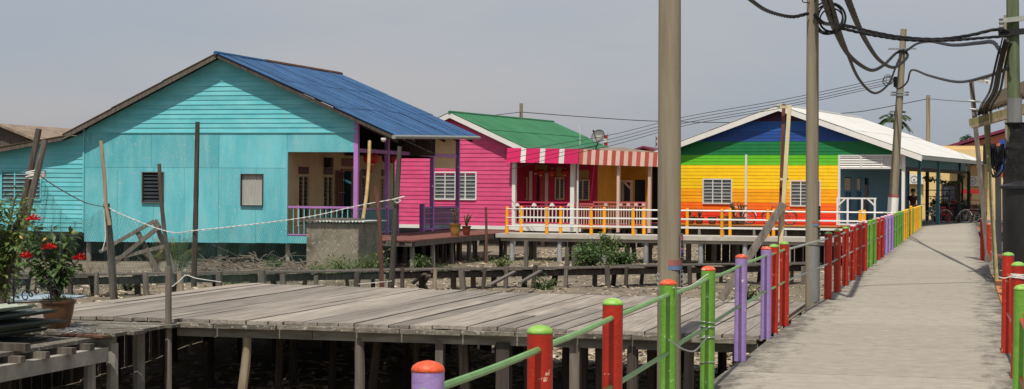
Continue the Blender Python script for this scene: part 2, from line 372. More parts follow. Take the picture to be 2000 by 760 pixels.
# --- concrete walkway
m = MB(); m.box(-2.06, .52, -12, 96.5, -.17, -.034)
walk = m.build('walkway', 'concrete_walk', kind='structure', label='long straight concrete walkway on stilts')
y = -12.0
while y < 96.4:
    y1 = min(96.5, y+3.1); m = MB(); m.box(-2.055+R(0,.012), .515-R(0,.012), y+.009, y1-.009, -.033, R(-.003, 0)); m.build('slab', 'concrete_walk', walk); y = y1
for yy in range(3, 96, 4):
    for x in (-1.75, .2): pile(walk, x, yy+.5, .11, -.165, 'concrete', square=True)
m = MB(); m.box(-3.6, 7, 96.52, 113, -.2, -.012); m.build('pavement', 'concrete_walk', kind='structure', label='concrete forecourt where the walkway ends')
# --- cross footpath carrying the yellow railing
m = MB(); m.box(-16.36, -2.075, 62.3, 64.3, -.15, -.006)
foot = m.build('footpath', 'concrete_slab', kind='structure', label='narrow concrete footpath on grey piles with yellow posts')
GF = Frame((0, 62.3), 0)
for px in (1000, 1093, 1180, 1262, 1369, 1455, 1540):
    a, _ = GF.hit(px, 490, .2); pile(foot, a, 62.5, .085, -.151, 'pile_pipe', n=12)
for px in (1043, 1128, 1225, 1330, 1345, 1395, 1440, 1500):
    a, _ = GF.hit(px, 490, 1.6); pile(foot, a, 63.9, .085, -.151, 'concrete', square=True)
m = MB(); m.box(-16.2, -2.2, 62.42, 62.56, -.27, -.152); m.build('beam', 'concrete_slab', foot)
for k in range(16): pile(foot, -16+k*.88+R(-.3,.3), R(62.9,64.1), R(.05,.08), -.151, random.choice(['dark_wood','old_wood']), (R(-.08,.08),0), crook=.006)

xx = -9.3                                # dark boards added to black out the space below the footpath's right half
while xx < -2.3: w = R(.16,.3); m = MB(); m.box(xx, xx+w, 64.36+R(0,.03), 64.39+R(0,.03), -1.5, -.2+R(-.12,.03)); m.build('shade_plank', 'dark_wood', foot); xx += w+R(.01,.05)

# --- big timber platform
plat = thing('timber_platform', 'broad weathered grey plank platform on wooden stilts beside walkway', 'platform', (-7.4, 25, -.14))
x = -12.55
while x < -2.42:
    w = min(R(.19, .29), -2.36-x)
    if w < .08: break
    yb = lerp(29.9, 28.1, (x+12.5)/10.1)+R(-.08, .05); yf = 21.5+R(-.06, .05); z = -.12+R(-.008, .006); dz = R(-.006, .006); m = MB()
    segs = [(yf, yb)] if random.random() < .55 else [(yf, 0), (0, yb)]
    if len(segs) == 2: c = R(23.6, 27.2); segs = [(yf, c-.006), (c+.006, yb)]
    for s0, s1 in segs:
        m = MB(); g = R(.003, .009); dz2 = R(-.005, .005)
        ym = (s0+s1)/2; bow = R(-.012, .006); tw = R(-.006, .006)
        for q0, q1, h0, h1 in ((s0, ym, 0, bow), (ym, s1, bow, dz2)):
            m.box8([(x+g, q0, z-.045+h0), (x+w-g, q0, z-.045+h0), (x+w-g, q1, z-.045+h1), (x+g, q1, z-.045+h1), (x+g, q0, z+h0), (x+w-g, q0, z+h0+tw), (x+w-g, q1, z+h1+tw), (x+g, q1, z+h1)])
        m.box(x+w-.05, x+w+.022, s0+.03, s1-.03, z-.066, z-.05)  # lip added below the joint to stop sun leaking through the gap
        m.build('plank', 'deck_wood', plat)
    x += w
# rotten nosing boards and the fascia beam along the front
x = -9.9
while x < -2.4:
    w = R(.5, 1.3); x1 = min(x+w, -2.38); m = MB(); m.box(x, x1-.015, 21.36+R(-.02,.02), 21.46, -.215+R(-.012,.008), -.165+R(-.008,.01)); m.build('edging', 'edge_wood', plat); x = x1
x = -9.9
while x < -2.4:
    x1 = min(x+R(1.6, 3.0), -2.38); m = MB(); m.box(x, x1-.01, 21.48, 21.58, -.34, -.222); m.build('beam', 'beam_wood', plat); x = x1
for yy in (23.8, 26.2, 28.0):
    m = MB(); m.box(-12.5, -2.45, yy, yy+.12, -.32, -.204); m.build('beam', 'dark_wood', plat)
m = MB(); m.bar((-12.4, 29.75, -.20), (-2.5, 28.15, -.20), .06, .10); m.build('edging', 'dark_wood', plat)
for k in range(5):
    m = MB(); m.box(-12.5, -9.86+R(-.06,.1), 19.64+k*.36, 19.97+k*.36, -.21-.004*(k%2), -.17-.004*(k%2)); m.build('edging', 'edge_wood', plat)
m = MB(); m.box(-12.3, -9.95, 19.75, 19.87, -.33, -.222); m.build('beam', 'beam_wood', plat)
FY = lambda Y: Frame((0, Y), 0)
for px, Yp, r, mt, ln, cr in ((220,19.81,.07,'concrete',(0,0),0), (272,21.1,.075,'concrete',(0,0),0), (480,21.53,.058,'pale_trunk',(.06,0),.022), (545,22.6,.05,'dark_wood',(0,0),.008), (703,21.53,.062,'old_wood',(.02,0),.012), (740,22.6,.06,'dark_wood',(.12,.1),.008), (813,22.6,.045,'dark_wood',(0,0),0), (860,21.53,.05,'old_wood',(0,0),0), (905,21.9,.062,'old_wood',(-.05,0),.008), (985,21.53,.085,'dark_wood',(0,0),0), (1032,22.2,.055,'dark_wood',(0,0),.006), (1106,22.6,.05,'dark_wood',(0,0),.006), (1124,21.53,.062,'old_wood',(0,0),0), (1140,22.2,.05,'dark_wood',(0,0),0), (1170,21.8,.055,'dark_wood',(-.05,0),.006), (1236,21.53,.07,'dark_wood',(0,0),0), (1272,22.4,.055,'dark_wood',(0,0),0), (1345,21.53,.06,'old_wood',(0,0),.006), (1440,21.53,.06,'dark_wood',(0,0),0)):
    a, _ = FY(Yp).hit(px, 690); pile(plat, a, Yp, r, -.30 if Yp < 21.3 or Yp > 21.5 else -.33, mt, ln, crook=cr, square=(r in (.05,.085,.062) and cr == 0))
for yy in (23.86, 26.26, 28.06):
    for k in range(11):
        xx = -12.2+k*.97+R(-.3,.3); pile(plat, xx, yy, R(.045,.065), -.30, 'dark_wood', (R(-.06,.06), 0), crook=.008)
x = -12.5                                # boards added at left side and back left to darken the ground below
for k in range(28): m = MB(); m.box(-12.62, -12.58, 21.7+k*.29, 21.7+k*.29+R(.2,.27), -1.45, -.2+R(-.08,.0)); m.build('shade_plank', 'dark_wood', plat)
for k in range(20): xx = -12.5+k*.27; yy = lerp(29.95, 28.15, (xx+12.5)/10.1); m = MB(); m.box(xx, xx+R(.2,.26), yy, yy+.03, -1.5, -.21+R(-.08,.0)); m.build('shade_plank', 'dark_wood', plat)
# side deck running towards the viewer on the left
m = MB(); m.box(-10.1, -9.92, 13.5, 19.6, -.50, -.33); sdk = m.build('side_deck', 'concrete', label='low concrete and timber side deck carrying the corrugated sheets', cat='deck')
m = MB(); m.box(-13.2, -13.0, 13.5, 19.6, -.50, -.33); m.build('beam', 'concrete', sdk)
for k in range(11):
    yy = 13.7+k*.54; m = MB(); m.box(-13.3, -9.88+R(-.05,.08), yy, yy+R(.09,.13), -.33, -.255); m.build('joist', 'old_wood', sdk)
for k in range(12):
    xx = -13.2+k*.265; m = MB(); m.box(xx, xx+.25, 13.5+R(-.1,.1), 19.5+R(-.1,.08), -.254, -.215+R(-.005,.005)); m.build('plank', 'edge_wood' if k > 8 else 'old_wood', sdk)
for xx, yy in ((-10.01,19.3),(-10.01,16.2),(-13.1,19.3),(-13.1,16.2)): pile(sdk, xx, yy, .07, -.501, 'concrete')

# --- rickety plank walk behind the platform
A, B = onz(-60, 541, -.45), onz(1600, 514, -.45); A.z = B.z = 0; dirv = (B-A).normalized(); nrm = Vector((-dirv.y, dirv.x, 0)); LEN = (B-A).length
pw = thing('plank_walk', 'narrow rickety plank walk on short stumps between platform and teal house', 'walkway', (A+dirv*LEN*.5+Vector((0,0,-.46))))
for row in range(3):
    s = 0
    while s < LEN:
        l = R(2.4, 3.8); e = min(LEN, s+l); p0 = A+dirv*s+nrm*(row*.235); p1 = A+dirv*(e-.02)+nrm*(row*.235)
        z0 = -.455+R(-.015,.012); m = MB(); m.bar(p0+Vector((0,0,z0)), p1+Vector((0,0,z0+R(-.012,.012))), .22, .035); m.build('plank', 'old_wood', pw); s = e
for row in (0.02, .45):
    s = 0
    while s < LEN:
        e = min(LEN, s+R(3.4,4.4)); p0 = A+dirv*s+nrm*row; p1 = A+dirv*(e-.02)+nrm*row
        m = MB(); m.bar(p0+Vector((0,0,-.60)), p1+Vector((0,0,-.60)), .06, .14); m.build('bearer', 'dark_wood', pw); s = e
s = .4
while s < LEN:
    p = A+dirv*s+nrm*.235
    m = MB(); m.bar(p-nrm*.34+Vector((0,0,-.502)), p+nrm*.34+Vector((0,0,-.502)), .07, .05); m.build('crosspiece', 'old_wood', pw)
    for q in (-.1, .55):
        c = A+dirv*(s+R(-.1,.1))+nrm*q; pile(pw, c.x, c.y, R(.045,.075), R(-.55,-.35) if q < 0 else -.67, random.choice(['old_wood','dark_wood','old_wood','pale_trunk']), (R(-.1,.1), R(-.05,.05)), square=random.random() < .5, name='stump')
    s += R(.55, 1.25)
for px, py, px2, py2 in ((955,558,1005,531), (1015,553,1060,527), (806,553,830,535), (826,556,838,538)):
    m = MB(); p = onz(px, py, -1.0 if px < 900 else -.62); q = onz(px2, py2, -.52); m.bar(p, q, .10, .05); m.build('loose_board', 'old_wood', pw)

# --- red timber deck along the side of the teal house
rd = thing('red_deck', 'faded red plank deck beside the teal house verandah', 'deck', (-18, 58, -.05))
x = -19.45
while x < -16.45:
    w = min(.21, -16.4-x); m = MB(); m.box(x+.006, x+w-.006, 52.7+R(-.06,.06), 67.2+R(-.1,.1), -.045, -.004+R(-.004,.003)); m.build('plank', 'red_deck', rd); x += w
m = MB(); m.box(-16.47, -16.41, 52.75, 62.28, -.2, -.047); m.build('fascia', 'old_wood', rd)
m = MB(); m.box(-19.4, -16.5, 52.75, 52.83, -.2, -.047); m.build('fascia', 'old_wood', rd)
for yy in (53, 55.2, 57.4, 59.6, 61.8, 64):
    m = MB(); m.box(-19.4, -16.48, yy, yy+.1, -.19, -.048); m.build('joist', 'dark_wood', rd)
    for xx in (-18.9, -16.6): pile(rd, xx, yy+.05, .075, -.191, random.choice(['pile_pipe','old_wood','concrete']), (R(-.04,.04),0))
for yy in (53.4, 54.4, 55.6, 56.1, 57.8, 58.4, 59.3, 60.5, 61.6, 63): pile(rd, R(-18.6,-16.9), yy, .07, -.05, 'dark_wood', (R(-.05,.05),0), square=True)

# --- debris on the mud (uncountable)
m = MB(); rs = random.Random(3)
for i in range(15000):
    if i < 2500: xx, yy = rs.uniform(-17, -8), rs.uniform(62, 80)
    elif i < 7500: xx, yy = rs.uniform(-24, -2.2), rs.uniform(30, 66)
    elif i < 9800: xx, yy = rs.uniform(-13.5, -2.2), rs.uniform(18, 33)
    else: xx, yy = rs.uniform(-9, -2.1), rs.uniform(26.5, 40)
    z = gz(xx, yy); t = rs.random(); q = rs.uniform(0, 6.28); d = Vector((math.cos(q), math.sin(q), rs.uniform(-.1,.25)))
    if t < .45:
        l = rs.uniform(.08, .5); p = Vector((xx, yy, z+.01)); m.bar(p-d*l/2, p+d*l/2, rs.uniform(.008,.03), rs.uniform(.006,.02))
    elif t < .8: m.leaf((xx, yy, z+.012), d, (rs.uniform(-.4,.4), rs.uniform(-.4,.4), 1), rs.uniform(.10,.34), rs.uniform(.06,.16))
    else:
        r = rs.uniform(.02, .07); b = []
        for zz, k in ((-.3, 1), (rs.uniform(.5,.9), .6)):
            for j in range(4): b.append((xx+r*k*math.cos(q+j*1.57)*rs.uniform(.7,1.2), yy+r*k*math.sin(q+j*1.57)*rs.uniform(.7,1.2), z+r*zz))
        m.box8(b)
m.build('mud_litter', 'debris', kind='stuff', label='scattered sticks dead leaves and stones on the mud', cat='litter')
# ================================================================== HOUSE TOOLKIT
def minus(iv, holes):
    out = [iv]
    for h0, h1 in holes:
        nxt = []
        for a, b in out:
            if h1 <= a or h0 >= b: nxt.append((a, b)); continue
            if h0 > a: nxt.append((a, h0))
            if h1 < b: nxt.append((h1, b))
        out = nxt
    return [(a, b) for a, b in out if b-a > .02]
def boards(F, par, z0, z1, h, mat, lf, rf, holes=(), d=0.0, lap=.022, thick=.02):
    n = max(1, round((z1-z0)/h)); h = (z1-z0)/n
    for i in range(n):
        a, b = z0+i*h, z0+(i+1)*h; zc = (a+b)/2
        mt = mat(zc) if callable(mat) else mat
        hs = [(q[0], q[1]) for q in holes if q[2] < zc < q[3]]
        L0, R0, L1, R1 = lf(a), rf(a), lf(b), rf(b)
        for s0, s1 in minus((min(L0, L1), max(R0, R1)), hs):
            l0, l1 = max(s0, L0), max(s0, L1); r0, r1 = min(s1, R0), min(s1, R1)
            if r1 < l1: r1 = l1 = (r1+l1)/2
            j = R(-.002, .002); m = MB(); zb = a-.006; zt = b
            m.box8([F.w(l0,d-lap+j,zb),F.w(r0,d-lap+j,zb),F.w(r0,d+thick,zb),F.w(l0,d+thick,zb),F.w(l1,d+j,zt),F.w(r1,d+j,zt),F.w(r1,d+thick,zt),F.w(l1,d+thick,zt)])
            m.build('board', mt, par)
def panel(F, par, a0, a1, z0, z1, mat, holes=(), d=0.0, thick=.06, name='wall'):
    zs = sorted({z0, z1, *[max(z0, min(z1, q)) for h in holes for q in h[2:4]]}); m = MB()
    for i in range(len(zs)-1):
        zc = (zs[i]+zs[i+1])/2
        for s0, s1 in minus((a0, a1), [(h[0], h[1]) for h in holes if h[2] < zc < h[3]]): m.fbox(F, s0, s1, d, d+thick, zs[i], zs[i+1])
    return m.build(name, mat, par)
def window(F, par, a0, a1, z0, z1, ncol=2, nsl=7, fmat='white', gmat='louvre', fw=.05, d=0.0, grille=None, label=None):
    m = MB(); o = d-.045; i = d+.07
    m.fbox(F, a0-fw, a0, o, i, z0-fw, z1+fw); m.fbox(F, a1, a1+fw, o, i, z0-fw, z1+fw)
    m.fbox(F, a0, a1, o, i, z1, z1+fw); m.fbox(F, a0-fw*.6, a1+fw*.6, o-.03, i-.01, z0-fw, z0)
    wd = m.build('window', fmat, par, label=label)
    cw = (a1-a0)/ncol
    for k in range(1, ncol):
        m = MB(); m.fbox(F, a0+k*cw-.022, a0+k*cw+.022, o+.012, i-.012, z0, z1); m.build('mullion', fmat, wd)
    if nsl:
        h = (z1-z0)/nsl
        for k in range(ncol):
            m = MB(); l, r = a0+k*cw+.026, a0+(k+1)*cw-.026
            for q in range(nsl):
                zb = z0+q*h; m.box8([F.w(l,d-.012,zb+.01),F.w(r,d-.012,zb+.01),F.w(r,d-.004,zb+.012),F.w(l,d-.004,zb+.012),F.w(l,d+.045,zb+h*.93),F.w(r,d+.045,zb+h*.93),F.w(r,d+.053,zb+h*.94),F.w(l,d+.053,zb+h*.94)])
            m.build('louvres', gmat, wd)
            if grille:
                m = MB()
                for q in range(1, nsl): m.fbox(F, l-.004, r+.004, d-.034, d-.02, z0+q*h-.011, z0+q*h+.011)
                m.build('grille', grille, wd)
    return wd
def corr(mb, O, U, V, w, l, nrm, pitch=.09, amp=.014, lift=.014, t=.006):
    k = max(2, int(round(w/pitch)))*4; P = []
    for end in (0, 1):
        for lay in (0, 1):
            for i in range(k+1):
                h = amp*math.cos(2*math.pi*i/4)+ (lift if end else 0) - (t if lay else 0)
                P.append(O+U*(w*i/k)+V*(l*end)+nrm*h)
    n = len(mb.v); mb.v += P; K = k+1
    for i in range(k):
        mb.f.append([n+i, n+2*K+i, n+2*K+i+1, n+i+1]); mb.f.append([n+K+i, n+K+i+1, n+3*K+i+1, n+3*K+i])
        mb.f.append([n+i, n+i+1, n+K+i+1, n+K+i]); mb.f.append([n+2*K+i, n+3*K+i, n+3*K+i+1, n+2*K+i+1])
    mb.f.append([n, n+K, n+3*K, n+2*K]); mb.f.append([n+k, n+2*K+k, n+3*K+k, n+K+k])
def roof(F, par, aR, zR, aE, zE, d0, d1, mat, sw=.85, courses=3, name='roof_sheet', pitch=.09, amp=.014, jitter=.004, taper=0.0, gap=.004):
    p0, p1, q0 = F.w(aR,d0,zR), F.w(aR,d1,zR), F.w(aE,d0,zE)
    U = (p1-p0).normalized(); Vv = (q0-p0); Ln = Vv.length; Vv.normalize(); N_ = U.cross(Vv).normalized()
    if N_.z < 0: N_ = -N_
    W_ = (p1-p0).length; n = max(1, round(W_/sw)); sw = W_/n; cl = Ln/courses
    for i in range(n):
        cl = (Ln-taper*(i+.5)/n)/courses
        for c in range(courses):
            m = MB(); corr(m, p0+U*(i*sw)+Vv*(c*cl)+N_*(.016*(courses-1-c)*0+R(-jitter,jitter)), U, Vv, sw-gap, cl+(.05 if c < courses-1 else 0), N_, pitch, amp, lift=.022 if c < courses-1 else .008)
            m.build(name, mat, par)
def barge(F, par, a0, z0, a1, z1, d, w, h, mat, name='barge_board'):
    m = MB(); p0, p1 = F.w(a0,d,z0), F.w(a1,d,z1)
    m.box8([F.w(a0,d-w/2,z0-h),F.w(a1,d-w/2,z1-h),F.w(a1,d+w/2,z1-h),F.w(a0,d+w/2,z0-h),F.w(a0,d-w/2,z0),F.w(a1,d-w/2,z1),F.w(a1,d+w/2,z1),F.w(a0,d+w/2,z0)])
    return m.build(name, mat, par)
def post(F, par, a, d, z0, z1, w, mat, name='post'):
    m = MB(); m.fbox(F, a-w/2, a+w/2, d-w/2, d+w/2, z0, z1); return m.build(name, mat, par)
def balustrade(F, par, a0, a1, d, z0, z1, sp, rmat, bmat, rw=.07, bw=.028, name='railing', mid=None):
    m = MB(); m.fbox(F, a0, a1, d-rw/2, d+rw/2, z1-rw, z1); r = m.build(name, rmat, par)
    for zq in ([z0, mid] if mid else [z0]): m = MB(); m.fbox(F, a0, a1, d-rw/2, d+rw/2, zq, zq+rw*.8); m.build('lower_rail', rmat, r)
    n = max(1, int((a1-a0)/sp)); top = mid if mid else z1-rw
    for i in range(1, n):
        a = a0+(a1-a0)*i/n; m = MB(); m.fbox(F, a-bw/2, a+bw/2, d-bw/2, d+bw/2, z0+rw*.8, top); m.build('baluster', bmat, r)
    return r
def stilts(F, par, aa, dd, top, r=.085, mat='concrete'):
    for a in aa:
        for d in dd:
            p = F.w(a+R(-.15,.15), d, 0); pile(par, p.x, p.y, r, top, mat if random.random() < .6 else 'dark_wood', (R(-.03,.03), 0))

# ================================================================== TEAL HOUSE
p = onz(580, 459, 0); T = Frame((p.x, p.y), math.radians(2.0))
TH = thing('teal_house', 'turquoise timber house with blue corrugated roof and purple verandah posts', 'house', T.w(-3, 5, -.1))
tx = lambda px, py=376, d=0: T.hit(px, py, d)[0]
tz = lambda py, px=430, d=0: T.hit(px, py, d)[1]
aL, aP, aR_ = tx(165), tx(560, 400), tx(697, 280)
OV = -.47
rA, rZ = T.hit(421, 104, OV); eA, eZ = T.hit(770, 264, OV); lA, lZ = T.hit(121, 263, OV)
TL = 10.6
zb1, zSplit, zPorch = tz(473), tz(258), tz(297, 630)
sr = (rZ-eZ)/(eA-rA); sl_ = (rZ-lZ)/(rA-lA)
gl = lambda z: max(aL, rA-(rZ-.12-z)/sl_); gr = lambda z: min(aR_, rA+(rZ-.12-z)/sr)
boards(T, TH, zSplit, rZ-.14, .155, 'teal_board', gl, gr)
# flat sheets below, with joints and two windows
w1 = (tx(279), tx(319), tz(396), tz(338)); w2 = (tx(472), tx(513), tz(400), tz(341))
zj = tz(328)
cols = [aL, tx(230), tx(300), tx(360), tx(427), tx(500), aP]
for r0, r1, cc in ((zb1, zj-.004, cols), (zj+.004, zSplit-.012, [aL, tx(295), tx(427), aP, aR_])):
    for i in range(len(cc)-1):
        hs = [h for h in (w1, w2)]
        lowz = r0+(.06*(i-5)/5 if r0 == zb1 else 0)
        zz0 = max(r0, zPorch) if (r0 != zb1 and cc[i] >= aP-.01) else lowz
        panel(T, TH, cc[i]+.004, cc[i+1]-.004, zz0, r1, 'teal', hs, d=R(-.004,.004), thick=.05, name='panel')
m = MB(); m.fbox(T, aL-.06, aL, -.04, .06, zb1+.25, zSplit+.1); m.build('corner_trim', 'teal_board', TH)
m = MB(); m.fbox(T, aL, aR_, -.035, 0, zSplit-.035, zSplit-.008); m.build('ledge', 'teal_board', TH)
m = MB(); m.fbox(T, aP-.03, aP+.03, -.02, .07, zb1, zPorch); m.build('corner_trim', 'teal', TH)
wd = window(T, TH, *w1, ncol=1, nsl=8, fmat='old_wood', fw=.03, gmat='glass')
wd = window(T, TH, *w2, ncol=1, nsl=0, fmat='brown_frame', fw=.03)
m = MB(); n = 20
for i in range(n):
    a0, a1 = lerp(w2[0], w2[1], i/n), lerp(w2[0], w2[1], (i+1)/n); q0, q1 = .05+.012*math.sin(i*1.9), .05+.012*math.sin((i+1)*1.9)
    m.box8([T.w(a0,q0,w2[2]),T.w(a1,q1,w2[2]),T.w(a1,q1+.006,w2[2]),T.w(a0,q0+.006,w2[2]),T.w(a0,q0,w2[3]),T.w(a1,q1,w2[3]),T.w(a1,q1+.006,w2[3]),T.w(a0,q0+.006,w2[3])])
m.build('curtain', 'curtain', wd)
# left wing
wA = tx(-150); wzb = tz(457); zt0 = tz(266, 118)-.05
slw = (T.hit(118,262,OV)[1]-T.hit(0,284,OV)[1])/(T.hit(118,262,OV)[0]-T.hit(0,284,OV)[0])
wzr = lambda a: lZ-.16-(lA-a)*slw if a < lA else lZ-.16+(a-lA)*sl_
ww = (tx(4), tx(78), tz(388, 40), tz(333, 40))
boards(T, TH, wzb, wzr(aL-.05), .155, 'teal_board', lambda z: max(wA, (aL-.07) if z > wzr(aL-.07) else (lA-(lZ-.16-z)/slw if z < lZ-.16 else lA+(z-lZ+.16)/sl_) if z > wzr(wA) else wA), lambda z: aL-.062, [ww], d=.03)
window(T, TH, *ww, ncol=3, nsl=7, fmat='teal_board', fw=.06, d=.03, grille='teal_rail')
# enclosing walls, floor
panel(T.side(wA), TH, 0, TL, wzb, wzr(wA), 'teal', thick=.08)
m = MB(); m.fbox(T, wA, aP, TL-.08, TL, -.2, 2.8); m.build('wall', 'teal', TH)
m = MB(); m.fbox(T, wA+.05, aP-.05, .06, TL-.1, -.12, -.02); m.build('floor', 'dark_wood', TH)
m = MB(); m.fbox(T, aP-.04, aR_+.05, .0, TL, -.1, -.008); m.build('verandah_floor', 'dark_wood', TH)
m = MB(); m.fbox(T, aP+.03, aR_+.02, -.02, .0, tz(475, 570), -.04); m.build('skirting', 'teal', TH)
# verandah side wall in cream, seen obliquely
S = T.side(aP)
sx = lambda px, py=400: S.hit(px, py)[0]
zc = zPorch+.05
tw = []
for x0, x1 in ((583,604), (632,651), (706,722), (745,754)):
    tw.append((sx(x0), sx(x1)))
zt1, zt0_, zw1 = S.hit(593, 326)[1], S.hit(593, 340)[1], S.hit(593, 343)[1]
hs = [(a, b, .28, zw1) for a, b in tw]; dr = (sx(668), sx(692), 0.0, S.hit(680, 334)[1])
panel(S, TH, .052, TL-.1, -.008, zc+.4, 'cream', hs+[dr], d=.03, thick=.1)
for a, b in tw:
    window(S, TH, a+.03, b-.03, .31, zw1-.03, ncol=2, nsl=12, fmat='cream', fw=.04, gmat='glass', d=.04)
    m = MB(); m.fbox(S, a+.05, b-.05, .0, .04, zt0_, zt1); m.build('vent', 'brown_frame', TH)
m = MB(); m.fbox(S, sx(668), sx(690), .0, .04, S.hit(680,325)[1], S.hit(680,310)[1]); m.build('name_board', 'brown_grille', TH)
g = MB(); g0, g1 = sx(655), sx(668)
for i in range(9):
    a = lerp(g0, g1, i/8); g.fbox(S, a-.02, a+.02, -.05-.03*(i % 2), -.02, .02, dr[3])
for q in (.02, .7, 1.4, dr[3]-.05): g.fbox(S, g0, g1, -.1, -.05, q, q+.04)
g.build('door_grille', 'brown_grille', TH)
m = MB(); m.fbox(S, sx(700), sx(705), -.06, -.01, .02, dr[3]); m.fbox(S, dr[0]-.06, dr[1]+.06, -.02, .03, dr[3], dr[3]+.07); m.build('door_frame', 'brown_grille', TH)
m = MB(); m.fbox(S, sx(633), sx(638), -.25, 0, S.hit(635,327)[1], S.hit(635,308)[1]); m.build('lamp_bracket', 'black', TH)
# verandah posts, beams, ceiling
pd = [T.side(aR_).hit(px, 420)[0] for px in (694, 757, 845, 895)]; pd[0] = .06
top_e = lambda a: rZ-.16-(a-rA)*sr
for d in pd: post(T, TH, aR_-.03, d, -.008, top_e(aR_)+.02, .15 if d < .1 else .14, 'purple')
m = MB(); m.fbox(T, aR_-.09, aR_+.03, .14, TL, zPorch+.0, zPorch+.12); m.build('verandah_beam', 'purple', TH)
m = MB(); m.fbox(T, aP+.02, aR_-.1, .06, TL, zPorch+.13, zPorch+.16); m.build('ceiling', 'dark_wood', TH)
S2 = T.side(aR_)
m = MB(); m.fbox(S2, pd[2]+.08, TL, .0, .03, zPorch-.42, top_e(aR_)); m.build('screen_board', 'cream', TH)
balustrade(T, TH, aP+.04, aR_-.12, .04, tz(461,600), tz(403,630), .19, 'purple', 'teal_rail')
balustrade(S2, TH, .14, pd[1]-.08, .04, .05, .92, .12, 'purple', 'teal_post')
balustrade(S2, TH, pd[1]+.08, pd[1]+1.0, .04, .05, .92, .12, 'purple', 'teal_post')
balustrade(S2, TH, pd[2]-1.05, pd[2]-.08, .04, .05, .92, .12, 'purple', 'teal_post')
bl = balustrade(S2, TH, pd[2]+.08, pd[3]-.08, .04, .05, .92, .12, 'purple', 'teal_post')
post(T, TH, aR_-.03, pd[1]+1.05, -.008, 1.0, .12, 'purple'); post(T, TH, aR_-.03, pd[2]-1.1, -.008, 1.02, .16, 'purple')
for q in (.25, .45, .65):
    m = MB(); m.fbox(S2, pd[2]-1.0, pd[3]-.1, -.0, .02, q, q+.03); m.build('lattice_strip', 'purple', TH)
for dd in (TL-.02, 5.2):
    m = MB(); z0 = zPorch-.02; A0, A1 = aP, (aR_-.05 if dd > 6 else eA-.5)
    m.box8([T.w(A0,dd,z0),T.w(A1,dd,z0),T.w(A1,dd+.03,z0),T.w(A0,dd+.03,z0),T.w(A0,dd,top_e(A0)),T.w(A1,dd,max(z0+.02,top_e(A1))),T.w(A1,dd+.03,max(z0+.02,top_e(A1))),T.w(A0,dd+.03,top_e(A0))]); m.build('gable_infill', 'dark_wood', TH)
# roof
roof(T, TH, rA, rZ, eA, eZ, OV, TL+.35, 'blue_roof', courses=3, pitch=.11, amp=.024, taper=.78, jitter=.012, gap=.022)
roof(T, TH, rA, rZ, lA, lZ, OV, TL+.35, 'rust_roof', courses=3)
wEA = wA-.5; roof(T, TH, lA+.1, lZ-.035, wEA, lZ-.03-(lA-wEA)*slw, OV, TL, 'rust_roof', courses=2)
barge(T, TH, lA, lZ-.02, rA, rZ-.02, OV+.06, .05, .16, 'old_wood'); barge(T, TH, rA, rZ-.012, eA-.05, eZ-.012, OV+.06, .04, .12, 'dark_wood')
barge(T, TH, wEA, lZ-.06-(lA-wEA)*slw, lA, lZ-.06, OV+.06, .05, .14, 'old_wood')
m = MB(); m.tube([T.w(rA, OV-.02, rZ+.01), T.w(rA, 3.6, rZ+.01)], .07, 8); m.build('ridge_cap', 'blue_roof', TH, smooth=True)
m = MB(); m.tube([T.w(rA, 3.6, rZ+.02), T.w(rA, TL+.36, rZ+.03)], .075, 8); m.build('ridge_cap', 'rust', TH, smooth=True)
for k in range(8):
    a = lerp(rA+.5, eA-.85, k/7); m = MB(); m.fbox(T, a-.03, a+.03, OV+.12, TL+.3, top_e(a)+.02, top_e(a)+.09); m.build('purlin', 'dark_wood', TH)
for d in [.1]+[lerp(.1, TL-.1, k/5) for k in range(1, 6)]:
    barge(T, TH, rA, rZ-.2, eA-.12-.7*d/TL, top_e(eA-.12-.7*d/TL)-.03, d+.12, .05, .1, 'dark_wood', name='rafter')
m = MB(); m.tube([T.w(eA+.03, OV-.12, eZ-.06), T.w(eA-.66, TL+.4, eZ+.25)], .07, 10); m.build('gutter', 'rail_grey', TH, smooth=True)
m = MB(); m.lathe(T.w(eA-.36, OV-.02, eZ-.22), [(.04,0),(.09,.06),(.09,.13)], 10); m.build('gutter_outlet', 'white', TH, smooth=True)
stilts(T, TH, [wA+.5, lerp(wA,aL,.55), aL+.1, lerp(aL,aP,.2), lerp(aL,aP,.43), lerp(aL,aP,.68), lerp(aL,aP,.98), aR_-.1], [.3, 3.4, 6.8, 10], -.121)
for d in (.3, 3.4, 6.8, 10): 
    m = MB(); m.fbox(T, wA, aR_, d-.06, d+.06, -.26, -.122); m.build('beam', 'dark_wood', TH)

# ================================================================== PINK HOUSE
HA = math.radians(10.3)
q = at(1005, 436, 80); K = Frame((q.x, q.y), HA); KF = .06
PH = thing('pink_house', 'hot pink clapboard house with green roof and striped awning', 'house', K.w(-3, 5, -.1))
ka = lambda px, py=376, d=0: K.hit(px, py, d)[0]
kz = lambda py, px=900, d=0: K.hit(px, py, d)[1]
kR = ka(1001); krA, krZ = K.hit(878, 219, -.4); keA, keZ = K.hit(1024, 288, -.4); kL = 2*krA-kR; KL = 11.2
ks = (krZ-keZ)/(keA-krA); kzb = kz(440)
win = (ka(850), ka(929), kz(388), kz(338))
boards(K, PH, kzb, krZ-.1, .195, 'pink', lambda z: max(kL, krA-(krZ-.1-z)/ks), lambda z: min(kR, krA+(krZ-.1-z)/ks), [win])
window(K, PH, *win, ncol=4, nsl=7, fw=.06, grille='white')
m = MB(); m.fbox(K, kL, kR+.02, -.045, .02, kzb-.16, kzb); m.build('base_board', 'white', PH)
m = MB(); m.fbox(K, kR, kR+.16, -.06, .1, kzb-.16, keZ-.1); m.build('corner_trim', 'white', PH)
panel(K.side(kL), PH, 0, KL, kzb, 3.0, 'pink', thick=.08); m = MB(); m.fbox(K, kL, kR, KL-.1, KL, kzb, 3.0); m.build('wall', 'pink', PH)
